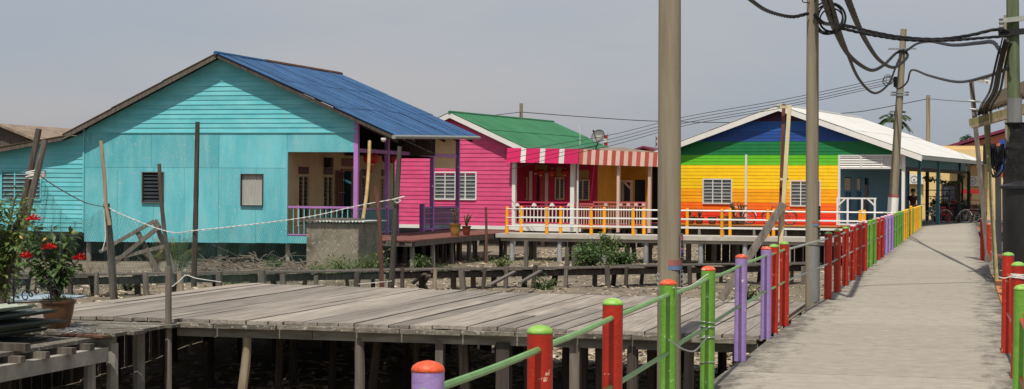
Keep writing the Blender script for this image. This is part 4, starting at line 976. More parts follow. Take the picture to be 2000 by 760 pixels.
for j in range(lev):
    for i in range(n): m.f.append([j*n+i, (j+1)*n+i, (j+1)*n+(i+1)%n, j*n+(i+1)%n])
m.build('net_wrap', 'net_black', label='black shade net wrapped round the green timber pole', cat='net', smooth=True)
# far poles
for px, ytop, dep, r, lab in ((1813, 186, 112, .16, 'distant slim concrete pole above the white roof'), (1018, 202, 104, .13, 'short grey pole top showing above the green roof')):
    b_ = at(px-1, 430, dep); t_ = at(px, ytop, dep); upole('utility_pole', lab, (b_.x, b_.y, -1.2), t_, r, r*.75, 'pole_concrete')

# ================================================================== CABLES
def cable(pix, r, label, twist=0, mat='cable', name='overhead_cable', n=9, group=None, spl=9):
    pts = spline([at(*p) for p in pix], spl); m = MB()
    if twist < 2: m.tube(pts, r, 6)
    else:
        ln = [0]
        for i in range(1, len(pts)): ln.append(ln[-1]+(pts[i]-pts[i-1]).length)
        N_ = max(30, int(ln[-1]/(r*1.6))); N_ = min(N_, 800); fine = []
        for k in range(N_+1):
            L_ = ln[-1]*k/N_; i = max(j for j in range(len(ln)) if ln[j] <= L_+1e-9); i = min(i, len(pts)-2); fine.append(pts[i].lerp(pts[i+1], (L_-ln[i])/max(1e-6, ln[i+1]-ln[i])))
        for s in range(twist):
            st = []
            for k, p in enumerate(fine):
                a = 6.283*s/twist+k*.5; t = (fine[min(k+1,N_)]-fine[max(k-1,0)]).normalized(); u = t.cross(Vector((0,1,.2))).normalized(); w = t.cross(u); st.append(p+(u*math.cos(a)+w*math.sin(a))*r*.5)
            m.tube(st, r*.62, 5)
    return m.build(name, mat, label=label, cat='cable', group=group, smooth=True)
a1_, a2_, a3_, a4_ = 24, P2D, P3D, P4D
cable([(1322,-140,20.5),(1372,-75,21.2),(1430,-28,22),(1467,1,23),(1500,22,24.5),(1545,33,26),(1578,27,P2D-.1)], .026, 'twisted cable sagging from top of frame to the mid pole', 3)
cable([(1590,28,P2D-.13),(1606,44,P2D-.1),(1625,48,27.5),(1660,52,28),(1700,62,28.5),(1760,73,29),(1830,77,29.3),(1890,70,29.6),(1945,58,29.8),(1972,62,P4D-.12)], .028, 'thick black cable from the mid pole coil to the green pole', 3)
cable([(1640,55,27.8),(1700,68,28.3),(1770,78,28.9),(1850,79,29.3),(1920,74,29.7),(1972,70,P4D-.12)], .024, 'second black cable running just below the thick one to the green pole', 3)
cable([(1590,-150,26.6),(1597,-80,25.5),(1600,-30,24.6),(1612,5,25),(1632,60,32),(1660,110,42),(1700,137,52),(1725,128,58),(1748,106,62.6),(1762,97,P3D-.1)], .048, 'braided cable in middle loop sagging to the leaning pole', 3)
cable([(1590,-170,26.6),(1622,-100,25.6),(1648,-30,25),(1658,5,26),(1690,78,38),(1718,118,50),(1745,132,58),(1765,120,61),(1773,108,62.5),(1764,96,P3D-.1)], .048, 'rightmost braided cable swooping from top to the leaning pole', 3)
cable([(1590,-130,26.6),(1602,-80,25.6),(1610,-30,24.8),(1622,5,25),(1650,90,36),(1678,155,48),(1708,182,56),(1735,165,60),(1750,130,62.5),(1760,105,P3D-.1)], .036, 'lowest braided cable loop hanging left of the leaning pole', 3)
cable([(1764,104,P3D-.1),(1775,96,62),(1790,86,58),(1815,81,50),(1860,88,42),(1910,84,35),(1938,82,32),(1950,94,31),(1956,104,30.6)], .036, 'black cable from leaning pole bracket arching to the right', 3)
cable([(1750,150,P3D-.25),(1749,168,P3D-.3),(1757,173,62),(1772,160,60),(1781,137,58),(1815,148,50),(1870,160,40),(1925,150,34),(1968,134,P4D-.12)], .032, 'lower black cable drooping from leaning pole to green pole', 1)
for k, (x0, x1, r) in enumerate(((1952,1914,.012),(1958,1921,.03),(1962,1927,.03),(1970,1934,.022),(1950,1911,.009))):
    cable([(x0+6,74+k*3,29.6),(x0,100,29.8),(lerp(x0,x1,.25),140,30.5),(lerp(x0,x1,.52)+2,178,32),(lerp(x0,x1,.88),205,34),(x1,224,35.2)], r, ['thin outer cable','thick left cable','thick middle cable','right hand cable','thin leftmost cable'][k]+' of the bundle dropping from the green pole', 1)
cable([(1570,-25,26),(1567,1,26.5),(1576,5,P2D-.1),(1592,3,P2D-.08),(1600,-25,26)], .008, 'thin wire loop at the very top of the mid pole', 0)
m = MB()
for k in range(5):
    c = at(1622+R(-7,5), 34+R(-5,5), P2D-.05); m.ring(c, (R(-.4,.4), -1, R(-.3,.3)), R(.15,.23), .012, 28, 6)
m.build('cable_coil', 'cable', label='coil of spare black cable hung beside the mid pole', cat='cable coil', smooth=True)
m = MB()
for k in range(4):
    c = at(1735+R(-5,6), 158+R(-6,6), P3D-.25); m.ring(c, (R(-.4,.4), -1, R(-.3,.3)), R(.13,.2), .010, 24, 5)
m.build('cable_coil', 'cable', label='thin loops of wire bunched at the leaning pole', cat='cable coil', smooth=True)
m = MB(); m.tube([at(1749,150,P3D-.3), at(1749,170,P3D-.3)], .07, 8); m.build('splice_box', 'black', label='dark ribbed cable splice hanging on the leaning pole', cat='cable splice', smooth=True)
for k, (y0, y1, y2, xe, ye) in enumerate(((150,222,262,985,300),(155,228,270,985,312),(160,234,276,990,322),(164,239,283,1000,330))):
    cable([(1742,y0,P3D),(1530,lerp(y0,y1,.62),66),(1340,y1+6,69),(1200,y2,73),(1080,lerp(y2,ye,.55),76),(xe,ye,79)], .010, ['topmost','second','third','lowest'][k]+' thin service wire from leaning pole to the pink house', 0, spl=6)
cable([(1813,193,112),(1700,215,111),(1640,222,109),(1480,238,106),(1290,237,105),(1150,229,104.5),(1018,219,104)], .022, 'long thin wire strung between the two far poles', 0)
cable([(1018,219,104),(975,224,100),(935,229,96)], .02, 'short thin wire leaving the far pole over the green ridge', 0)
cable([(1813,193,112),(1860,197,100),(1900,199,90),(1990,203,80)], .018, 'faint wire running right from the far slim pole', 0)
# ================================================================== STICKS, NETS, ROPE ON THE LEFT
def stick(pix, r, mat, label, name='wooden_stake', cat='stake', group=None, knots=.12, n=9, split=1):
    pts = [at(*p) if len(p) == 3 else p for p in pix]
    pts = spline(pts, 5); m = MB(); k = len(pts); rr = [r*(1-.25*i/k)*(1+knots*noise.noise(Vector((i*.8, r*99, k)))) for i in range(k)][::-1]
    m.tube(pts, rr, n); return m.build(name, mat, label=label, cat=cat, smooth=True)
stick([(76,252,27.5),(52,370,27.4),(28,480,27.3),(2,610,27.2)], .062, 'dark_wood', 'thick dark leaning stake of the tied pair at far left')
stick([(88,274,27.2),(70,350,27.1),(46,450,27),(20,590,27)], .06, 'old_wood', 'greyer stake tied in front of the dark leaning one at far left')
m = MB()
for k in range(4): m.ring(at(70, 337+k*3, 27.25), (.2*R(-1,1), .1, 1), .15, .011, 18, 5)
m.build('tied_rope', 'rope', label='white rope lashed round the pair of leaning stakes', cat='rope')
stick([(197,275,32.6),(204,345,32.6),(207,400,32.6),(214,440,32.6)], .042, 'pale_trunk', 'pale upper pole lashed on top of the grey net post')
stick([(208,398,32.8),(214,460,32.8),(222,570,32.8),(226,625,32.8)], .078, 'old_wood', 'stout grey net post left of the broken frame')
stick([(311,320,32.2),(316,400,32.3),(325,480,32.3),(338,560,32.3)], .045, 'old_wood', 'thin jointed bamboo stake before the dark louvre window')
stick([(386,238,31.6),(384,340,31.6),(382,440,31.6),(379,560,31.6)], .052, 'dark_wood', 'tall straight dark stake in front of the teal wall')
stick([(733,363,33),(741,430,33),(744,500,33),(747,600,33)], .045, 'red_wood', 'short reddish stake beside the concrete tank')
stick([(781,286,33.2),(776,370,33.2),(770,460,33.2),(763,600,33.2)], .058, 'dark_wood', 'tall rough brown stake holding the end of the white rope')
m = MB(); p = FY(21.2).hit(329, 640)[0]; m.tube([(p, 21.2, -1.6), (p+.005, 21.2, -.7), (p-.005, 21.2, .57)], [.055,.045,.043], 8); m.build('wooden_stake', 'old_wood', label='single grey stake standing at the platform front edge', cat='stake', smooth=True)
stick([(949,405,60.2),(950,450,60.2),(949,520,60.2)], .05, 'rust', 'thin rusty pipe standing at edge of the red deck', name='rusty_pipe', cat='pipe')
# rope and nets
rope_pts = [(206,402,32.7),(240,420,32.6),(330,453,32.2),(384,450,31.5),(470,441,31.8),(600,424,32.4),(700,402,32.9),(777,388,33.1)]
cable(rope_pts, .011, 'sagging white rope strung along the top of the net', 2, 'rope', 'net_rope')
cable([(776,388,33.1),(782,392,33.05),(776,396,33.1),(770,390,33.1),(790,384,33)], .014, 'white rope knot on the tall rough stake', 0, 'rope', 'rope_knot')
cable([(206,380,32.7),(203,392,32.6),(210,402,32.7),(204,408,32.6),(205,430,32.6),(206,465,32.6),(200,490,32.6)], .012, 'loose white rope end hanging from the net post', 0, 'rope', 'rope_end')
cable([(336,560,31.0),(350,549,31.2),(364,538,31.5),(385,544,31.3),(432,551,31.4)], .007, 'white rope trailing over the back edge of the platform', 0, 'rope', 'rope_end')
cable([(700,555,32.6),(735,552,32.8),(765,549,33.1)], .008, 'short white rope tied low on the rough stake', 0, 'rope', 'rope_end')
cable([(80,345,27.2),(110,365,28),(165,395,30),(204,404,32.6)], .009, 'thin grey rope from the leaning pair to the net post', 0, 'rope_dark', 'net_rope')
def net(top, bottom, nx_, nz_, label, r=.0017, mat='net_green'):
    T_ = spline([at(*p) for p in top], 12); B_ = spline([at(*p) for p in bottom], 12)
    def samp(P, t):
        q = t*(len(P)-1); i = min(int(q), len(P)-2); return P[i].lerp(P[i+1], q-i)
    def pt(u, v): 
        p = samp(T_, u).lerp(samp(B_, u), v); return p+Vector((0, .10*noise.noise(Vector((u*14, v*3, 2))), .03*noise.noise(Vector((u*9, v*4, 7)))))
    m = MB()
    for j in range(-nz_, nx_+nz_):
        for sg in (1, -1):
            seq_ = []
            for k in range(nz_+1):
                u = (j+sg*k*.5+ (0 if sg > 0 else 0))/nx_
                if 0 <= u <= 1: seq_.append(pt(u, k/nz_))
            if len(seq_) > 1: m.tube(seq_, r, 3, False)
    m.build('fishing_net', mat, label=label, cat='net')
net([(206,404,32.7),(330,455,32.2),(384,452,31.6)], [(222,560,32.4),(330,556,31.9),(380,552,31.5)], 46, 22, 'greenish net hung between the grey post and dark stake')
net([(386,452,31.5),(470,443,31.8),(600,426,32.4),(777,390,33.1)], [(382,552,31.4),(470,556,31.8),(600,560,32.2),(765,552,33)], 92, 24, 'long greenish net hung from the white rope before the teal wall')
net([(84,347,27.3),(110,395,28.5),(150,432,30.5),(206,404,32.7)], [(25,575,27.1),(60,582,28),(140,575,30),(222,560,32.4)], 56, 30, 'net draped at far left behind the flowering pot')
# broken frame
BF = thing('broken_frame', 'collapsed grey wooden frame propped before the teal wall', 'wooden frame', at(280, 520, 47))
for x0,y0,x1,y1,w in ((195,492,301,432,.09),(215,520,310,444,.11),(304,432,312,446,.12),(303,436,342,530,.12),(268,452,312,535,.12),(225,505,325,480,.1)):
    m = MB(); m.bar(at(x0,y0,47.2+R(-.2,.2)), at(x1,y1,46.8+R(-.2,.2)), w, .06, (0,1,0)); m.build('frame_bar', 'old_wood', BF)

# ================================================================== CONCRETE TANK
tp = at(599, 440, 53); TK = Frame((tp.x, tp.y), 0); ta = TK.hit(700, 480)[0]; TZ = .54
m = MB(); m.fbox(TK, 0, ta, 0, 2.0, -1.6, TZ)
tank = m.build('concrete_tank', 'concrete_dirty', label='stained square concrete water tank before the verandah', cat='tank')
for k in range(4):
    m = MB(); a = -.2+k*(ta+.4)/4; corr(m, TK.w(a, -.12, TZ+.055+.008*(k%2)), Vector((1,0,0)), Vector((0,1,0)), (ta+.4)/4+.03, 2.2, Vector((0,0,1)), .1, .018, 0); m.build('lid_sheet', 'sheet_white' if k > 0 else 'rust_roof', tank)
for k in range(4): m = MB(); m.bar(TK.w(-.3+.2*k, .1+.45*k, TZ+.11+.004*k), TK.w(ta+.1-.2*k, .15+.4*k, TZ+.115+.004*k), .16, .035); m.build('lid_board', 'old_wood', tank)
m = MB(); m.tube(spline([at(722,276,57.0), at(720,330,56.4), at(716,380,55.5), at(709,428,53.9)], 5), .055, 8); m.build('drain_pipe', 'bamboo', label='tan bamboo pole slanting from the blue gutter to the tank', cat='pole', smooth=True)
# lanterns
def lantern(c, r, label, h=1.0):
    o = thing('red_lantern', label, 'lantern', c, 'red paper lanterns'); m = MB(); c = Vector(c)
    pf = []
    for i in range(11):
        q = -1.15+2.3*i/10; pf.append((r*math.cos(q)*(1+.03*(i%2)), r*.82*math.sin(q)))
    m.lathe(c, pf, 14); m.build('shade', 'lantern_red', o, smooth=True)
    for s in (-1, 1): m = MB(); m.lathe(c+Vector((0,0,s*r*.78-.03)), [(r*.36,0),(r*.36,.06)], 10); m.build('rim', 'gold', o)
    m = MB(); m.lathe(c+Vector((0,0,-r*.8-.28)), [(.055,0),(.04,.26)], 8); m.build('tassel', 'lantern_red', o)
    m = MB(); m.tube([c+Vector((0,0,r*.78)), c+Vector((0,0,r*.78+h))], .008, 5); m.build('cord', 'black', o)
lantern(at(725,309,61), .27, 'left round red lantern under the blue roof', .25); lantern(at(760,308,65.5), .27, 'right round red lantern under the blue roof', .25)
for px, lab in ((1056,'left red lantern in the pink porch'),(1078,'middle red lantern in the pink porch'),(1104,'right red lantern in the pink porch')): lantern(at(px,336,80.6), .2, lab, .4)

# ================================================================== POTS, PLANTS
def pot(c, r, h, mat, label, cat='pot', name='flower_pot', group=None):
    c = Vector(c); o = thing(name, label, cat, c, group); m = MB()
    m.lathe(c, [(r*.62,0),(r*.66,.01),(r*.86,h*.5),(r*.95,h*.85),(r*1.04,h*.9),(r*1.06,h),(r*.93,h),(r*.9,h*.88)], 18); m.build('body', mat, o, smooth=True)
    m = MB(); m.lathe(c+Vector((0,0,h*.86)), [(r*.9,0),(r*.88,.012)], 14); m.build('soil', 'soil', o); return o
def bush(par, c, rad, hgt, n, mat, ll=(.08,.16), seed=1, stems=6, name='foliage', flat=1.0, kind='stuff'):
    rs = random.Random(seed); c = Vector(c); m = MB(); st = MB()
    for s in range(stems):
        a = rs.uniform(0,6.28); e = c+Vector((math.cos(a)*rad*rs.uniform(.3,.9), math.sin(a)*rad*rs.uniform(.3,.9)*flat, hgt*rs.uniform(.6,1)))
        mid = c.lerp(e, .5)+Vector((rs.uniform(-.1,.1)*rad, 0, .1*hgt)); sp = spline([c+Vector((0,0,-.03)), mid, e], 5); st.tube(sp, [lerp(.02,.006,i/(len(sp)-1))*(1+rad) for i in range(len(sp))], 5)
        for k in range(n//stems):
            q = rs.random()**.7; b = sp[int(q*(len(sp)-1))]; d = Vector((rs.gauss(0,1), rs.gauss(0,1), rs.gauss(.15,.6))).normalized(); off = d*rad*rs.uniform(.02,.42)
            m.leaf(b+off, (d+Vector((0,0,-.25))), (rs.uniform(-.5,.5), rs.uniform(-.5,.5), 1), rs.uniform(*ll), rs.uniform(*ll)*.45)
    st.build('stem', 'stem', par, smooth=True); f = m.build(name, mat, par); 
    if kind: f['kind'] = kind
    return f
# flowering ixora pot, near left
pc = onz(113, 640, -.168); PDp = depth_at(113, 640, -.168)
IX = pot(pc, .215, .35, 'pot_brown', 'big brown glazed pot with red flowering shrub by the sheets', 'potted plant', 'potted_plant')
rs = random.Random(11)
tips = [(65,432),(97,488),(155,508),(52,505),(140,450),(45,455),(120,470),(75,470),(100,440),(30,470),(130,515),(80,520)]
lf = MB(); st = MB(); top0 = pc+Vector((0,0,.31))
for i, (px, py) in enumerate(tips):
    e = at(px, py, PDp+rs.uniform(-.25,.25)); mid = top0.lerp(e, .5)+Vector((rs.uniform(-.05,.05), rs.uniform(-.08,.08), .04)); sp = spline([top0, mid, e], 6)
    st.tube(sp, [lerp(.013,.004,k/(len(sp)-1)) for k in range(len(sp))], 6)
    for k in range(36):
        b = sp[int(rs.uniform(.35,1)*(len(sp)-1))]; d = Vector((rs.gauss(0,1), rs.gauss(0,1), rs.gauss(-.1,.5))).normalized(); lf.leaf(b+d*.02, d, (rs.uniform(-.4,.4),rs.uniform(-.4,.4),1), rs.uniform(.10,.2), rs.uniform(.045,.08))
st.build('stem', 'stem', IX, smooth=True); f = lf.build('foliage', 'leaf', IX); f['kind'] = 'stuff'
for i, (px, py) in enumerate(tips[:4]):
    m = MB(); c = at(px, py-2, PDp-.1)
    for k in range(60):
        d = Vector((rs.gauss(0,1), rs.gauss(0,1), abs(rs.gauss(.2,.6)))).normalized(); m.leaf(c+d*.05*rs.random(), d, (rs.uniform(-1,1),rs.uniform(-1,1),1), .06, .03)
    m.build('flower_head', 'flower_red', IX)
for px, py in ((38,460),(92,464),(148,449)):
    m = MB(); c = at(px, py, PDp-.15); m.leaf(c, (rs.uniform(-1,1),-.3,-.5), (0,-1,.4), .07, .035); m.build('yellow_leaf', 'leaf_yellow', IX)
m = MB()
for k in range(160):
    a = rs.uniform(0,6.28); q = rs.uniform(.02,.18); b = pc+Vector((math.cos(a)*q, math.sin(a)*q, .32)); m.leaf(b, (rs.gauss(0,.4),rs.gauss(0,.4),1), (1,0,0), rs.uniform(.05,.12), .012)
g = m.build('weeds', 'leaf_bright', IX); g['kind'] = 'stuff'
SB = thing('leafy_shrub', 'loose green shrub at the far left frame edge', 'shrub', at(5, 560, 24)); bush(SB, at(4, 565, 24), .55, 1.25, 1500, 'leaf_bright', (.07,.14), 4, 13)
# scroll ironwork behind the pot
IR = MB(); rs = random.Random(4)
for k in range(9):
    c = at(18+k*11, 567+rs.uniform(-12,14), 21.6); r0 = rs.uniform(.05,.1); pts = [c+Vector((math.cos(q*.5)*r0*(1-q/16), 0, math.sin(q*.5)*r0*(1-q/16))) for q in range(14)]; IR.tube(pts, .008, 5)
IR.tube([at(12,592,21.6), at(120,588,21.6)], .009, 5); IR.tube([at(12,545,21.6), at(110,545,21.6)], .007, 5); IR.tube([at(27,545,21.6), at(27,600,21.6)], .012, 5); IR.tube([at(100,545,21.6), at(100,600,21.6)], .012, 5)
IR.build('iron_scrollwork', 'black', label='black iron scrollwork standing behind the flower pot', cat='ironwork', smooth=True)
m = MB(); m.box8([at(20,590,26), at(150,578,27), at(168,578,27.4), at(20,582,28), *[at(x_,y_,d_)+Vector((0,0,.02)) for x_,y_,d_ in ((20,590,26),(150,578,27),(168,578,27.4),(20,582,28))]])
m.v = [Vector((p.x, p.y, -.10+(.02 if i > 3 else 0))) for i, p in enumerate(m.v)]; m.build('painted_board', 'pale_blue', label='pale blue painted board lying on platform left corner', cat='board')
# stack of corrugated sheets
ordn = ['lowest','second lowest','third lowest','fourth lowest','fifth lowest','third from top','second from top','topmost']
for k in range(8):
    z = -.185+k*.055; a = math.radians(R(-5, 5)); U = Vector((math.cos(a), -math.sin(a), 0)); V_ = Vector((math.sin(a), math.cos(a), R(-.012,.018))); m = MB(); pale = k in (3, 7)
    corr(m, Vector((-11.85+R(-.12,.12), 15.6+R(-.2,.2), z)), U, V_, 1.35+R(-.1,.2), 3.75+R(-.55,.15), Vector((0,0,1)), .13, .02, 0, .007)
    m.build('corrugated_sheet', 'sheet_green' if pale else 'sheet_dark', group='stacked corrugated sheets', label=ordn[k]+(' pale green' if pale else ' dark')+' corrugated sheet in the stack at lower left', cat='roofing sheet')
m = MB(); m.bar((-10.5, 19.62, -.19), (-9.85, 19.42, -.19), .16, .025); m.build('bark_board', 'rust', label='rust brown bark board at the end of the sheet stack', cat='board')
m = MB()
for k in range(7): m.ring((-10.25+R(-.12,.12), 19.5+R(-.1,.1), -.13), (R(-.3,.3),R(-.3,.3),1), R(.08,.16), .004, 20, 4)
m.build('wire_coil', 'steel', label='tangled grey wire lying on the bark board', cat='wire')
for k, (yy, lab) in enumerate(((16.4,'cut end of nearer timber block under the sheets'),(17.6,'cut end of farther timber block under the sheets'))):
    m = MB(); m.box(-10.6, -9.9, yy, yy+.12, -.21, -.13); m.build('timber_block', 'old_wood', label=lab, cat='timber')
# deck pots
p_ = onz(889, 461, 0); o = pot((p_.x, p_.y, .0), .2, .42, 'pot_ochre', 'ochre glazed pot with thin stems on the red deck', 'potted plant', 'potted_plant'); bush(o, p_+Vector((0,0,.4)), .2, .62, 90, 'leaf_dry', (.04,.08), 21, 9)
p_ = onz(911, 459.5, 0); o = pot((p_.x, p_.y, .0), .155, .32, 'pot_red', 'small dark red pot beside the ochre one on the red deck', 'potted plant', 'potted_plant'); bush(o, p_+Vector((0,0,.3)), .26, .45, 90, 'leaf_dry', (.04,.08), 22, 9)
for k, (px, r, h, mt, lf_) in enumerate(((1347,.27,.36,'pot_dark','leaf_dry'),(1366,.22,.34,'pot_brown','leaf_dry'),(1391,.22,.36,'pot_dark',None),(1413,.28,.42,'pot_ochre',None),(1434,.24,.36,'pot_dark','leaf_dark'),(1447,.24,.36,'pot_dark','leaf_dark'))):
    a, _ = Rn.hit(px, 430, -1.6); c = Rn.w(a, -1.6, -.006)
    lab = ['leftmost dark pot at the foot of the rainbow wall','brown patterned pot second from left at the rainbow wall','bare dark pot third from left at the rainbow wall','widest ochre pot at the foot of the rainbow wall','dark planted pot just right of the ochre pot','rightmost dark planted pot beside the bicycle wheel'][k]
    o = pot(c, r, h, mt, lab, 'pot', 'flower_pot')
    if lf_: bush(o, c+Vector((0,0,h*.9)), .28, .5 if lf_ == 'leaf_dry' else .8, 120, lf_, (.06,.12), 30+k, 7)
# wild plants on the mud
def wild(px, py, dep, rad, h, n, mat, label, seed, name='wild_shrub', ll=(.09,.2), stems=9, flat=1):
    c = at(px, py, dep); c = Vector((c.x, c.y, gz(c.x, c.y))); o = thing(name, label, 'shrub', c); bush(o, c, rad, h, n, mat, ll, seed, stems, flat=flat); return o
wild(1150, 560, 54, .75, .9, 1300, 'leaf', 'round green shrub under the footpath by the stumps', 41); wild(1215, 560, 55, .6, .75, 800, 'leaf', 'smaller green shrub right of the round one under footpath', 42)
wild(1192, 540, 61.6, .42, 1.25, 600, 'leaf_bright', 'climbing weed growing up a grey footpath pile', 43); wild(672, 520, 51.5, .8, .55, 900, 'leaf_bright', 'bright weeds spreading at the foot of the concrete tank', 44, ll=(.07,.15))
wild(725, 520, 51.3, .5, .75, 500, 'leaf_bright', 'taller weeds at the right corner of the tank', 45, ll=(.07,.15)); wild(615, 520, 50, .45, .4, 350, 'leaf_bright', 'low weeds left of the concrete tank', 46, ll=(.07,.14))
wild(820, 515, 55, .4, .6, 300, 'leaf', 'small weed below the red deck', 47); wild(540, 515, 53, .35, .45, 200, 'leaf_bright', 'little bright plant beside a teal house pile', 48, ll=(.12,.25)); wild(150, 730, 19.6, .2, .3, 90, 'leaf_bright', 'small pale plant below the side deck', 49, ll=(.1,.2))
def fronds(px, py, dep, n, h, mat, label, seed, name='young_palm'):
    c = at(px, py, dep); c = Vector((c.x, c.y, gz(c.x,c.y))); o = thing(name, label, 'palm', c); rs = random.Random(seed)
    for k in range(n):
        a = rs.uniform(0,6.28); r = rs.uniform(.25,.75)*h; e = c+Vector((math.cos(a)*r, math.sin(a)*r, h*rs.uniform(.55,1.1))); mid = c.lerp(e,.5)+Vector((0,0,.22*h)); sp = spline([c, mid, e], 7); m = MB(); m.tube(sp, .008, 4)
        for q in range(3, len(sp)-1):
            d = (sp[q+1]-sp[q]).normalized(); sdv = d.cross(Vector((0,0,1))).normalized()
            for s in (-1, 1):
                m.leaf(sp[q], d*.6+sdv*s+Vector((0,0,-.15)), (0,0,1), .28*h, .03*h); m.leaf(sp[q].lerp(sp[q+1],.5), d*.6+sdv*s, (0,0,1), .28*h, .03*h)
        m.build('frond', mat if rs.random() < .75 else 'leaf_dry', o)
fronds(345, 520, 50, 13, 1.05, 'leaf_bright', 'young palm clump behind the bamboo stake', 51); fronds(300, 515, 51, 7, .8, 'leaf_dry', 'dry palm clump left of the green palm', 52)
# twig heap and grass
m = MB(); rs = random.Random(9)
for k in range(520):
    c = at(rs.uniform(388,600), 522, rs.uniform(48,56)); c = Vector((c.x, c.y, gz(c.x,c.y)+abs(rs.gauss(.08,.16)))); a = rs.uniform(0,6.28); d = Vector((math.cos(a), math.sin(a)*.6, rs.uniform(-.12,.5))); l = rs.uniform(.4,1.5); sp = spline([c-d*l/2, c+Vector((0,0,rs.uniform(-.05,.08))), c+d*l/2], 3)
    sp = [Vector((p.x, p.y, max(p.z, gz(p.x,p.y)))) for p in sp]; m.tube(sp, rs.uniform(.005,.016), 4, False)
m.build('brushwood', 'twig', kind='stuff', label='heap of dead twigs below the teal wall', cat='brushwood')
m = MB()
for k in range(12000):
    t = rs.random()
    if t < .45: xx, yy = rs.uniform(-14,-8.6), rs.uniform(14,21.5)
    elif t < .7: xx, yy = rs.uniform(-27,-14), rs.uniform(36,56)
    else: xx, yy = rs.uniform(-16,-3), rs.uniform(48,62)
    if noise.noise(Vector((xx*.5, yy*.5, 9))) < (-.15 if t < .45 else .05): continue
    m.leaf((xx, yy, gz(xx,yy)-.01), (rs.gauss(0,.5), rs.gauss(0,.5), 1), (1,0,0), rs.uniform(.1,.4), rs.uniform(.012,.03))
m.build('grass', 'grass', kind='stuff', label='thin dry grass tufts on the mud', cat='grass')

# ================================================================== RIGHT OF THE PLATFORM
LF = thing('timber_prop', 'tall leaning frame of one brown and one cream timber on the platform', 'timber frame', onz(1518, 583, -.12))
m = MB(); m.bar(at(1519,580,28.05), at(1531,203,28.05), .05, .05); m.build('brown_upright', 'red_wood', LF)
m = MB(); m.bar(at(1519,583,27.8), at(1542,207,27.8), .06, .05); m.build('cream_upright', 'cream_timber', LF)
for y_ in (350, 209): m = MB(); m.bar(at(1523,y_,27.92), at(1540,y_,27.92), .05, .04); m.build('rung', 'cream_timber', LF)
m = MB(); m.bar(at(1408,585,27.4), at(1531,398,27.7), .12, .05, (0,1,0)); m.build('grey_plank', 'old_wood', label='grey plank propped diagonally against the leaning frame', cat='plank')
m = MB(); m.tube(spline([at(1315,562,11.9), at(1345,560,12.6), at(1383,535,13.6)], 5), .004, 5); m.build('thin_wire', 'rope', label='thin pale wire strung between the two green posts', cat='wire')
m = MB(); m.tube(spline([at(1307,664,11.6), at(1330,680,12.2), at(1355,686,12.8), at(1372,670,13.4), at(1384,655,13.7)], 5), .005, 5); m.build('thin_wire', 'steel', label='loose wire sagging low between the two green posts', cat='wire')
p = onz(1383, 513, 1.03); m = MB()
for k, z in enumerate((.56,.53,.44,.24)): m.ring((p.x,p.y,z), (R(-.15,.15),R(-.15,.15),1), .0605, .004, 16, 5)
m.build('wire_wrap', 'steel', label='wire wound round the second green post', cat='wire')
def rock(c, r, mat, label, seed, sq=(1,1,.7), name='rock', cat='rock'):
    m = MB(); n, lv = 14, 9; c = Vector(c)
    for j in range(lv):
        v = math.pi*j/(lv-1)-math.pi/2
        for i in range(n):
            u = 6.283*i/n; d = Vector((math.cos(u)*math.cos(v), math.sin(u)*math.cos(v), math.sin(v))); k = 1+.35*noise.noise(d*1.7+Vector((seed,0,0))); m.v.append(c+Vector((d.x*sq[0], d.y*sq[1], d.z*sq[2]))*r*k)
    for j in range(lv-1):
        for i in range(n): m.f.append([j*n+i, j*n+(i+1)%n, (j+1)*n+(i+1)%n, (j+1)*n+i])
    m.build(name, mat, label=label, cat=cat, smooth=True)
c = at(1245, 740, 18.5); rock((c.x, c.y, gz(c.x,c.y)+.15), .62, 'tarp', 'dark grey tarpaulin heap under the platform corner', 3, (1.1,.8,.75), 'tarpaulin_heap', 'tarpaulin')
c = at(1262, 775, 16.5); rock((c.x, c.y, gz(c.x,c.y)+.05), .5, 'rock_pale', 'pale rough rock before the tarpaulin heap', 8, (1.2,.8,.7))
c = at(1133, 498, 60); m = MB(); m.lathe((c.x,c.y,gz(c.x,c.y)-.03), [(.02,0),(.11,.04),(.16,.13),(.16,.2),(.11,.29),(.02,.33)], 14); m.build('ball', 'cream', label='cream round ball lying under the footpath', cat='ball', smooth=True)
c = at(1153, 500, 61); m = MB(); m.lathe((c.x,c.y,gz(c.x,c.y)-.03), [(.19,0),(.21,.2),(.19,.22),(.21,.42),(.19,.46)], 14); m.build('rusty_drum', 'rust', label='small rusty drum among the weeds under the footpath', cat='drum', smooth=True)
for px, dep, lab in ((1107,55,'leftmost split stump of the row under the footpath'),(1120,55.5,'middle split stump of the row under the footpath'),(1131,55,'right split stump of the row under the footpath'),(1027,57,'lone thin stump left of the split row')):
    c = at(px, 520, dep); m = MB(); z_ = gz(c.x,c.y); m.bar((c.x,c.y,z_-.2), (c.x+R(-.05,.05),c.y,z_+R(.7,1.0)), .13, .1); m.build('split_stump', 'old_wood', label=lab, cat='stump')

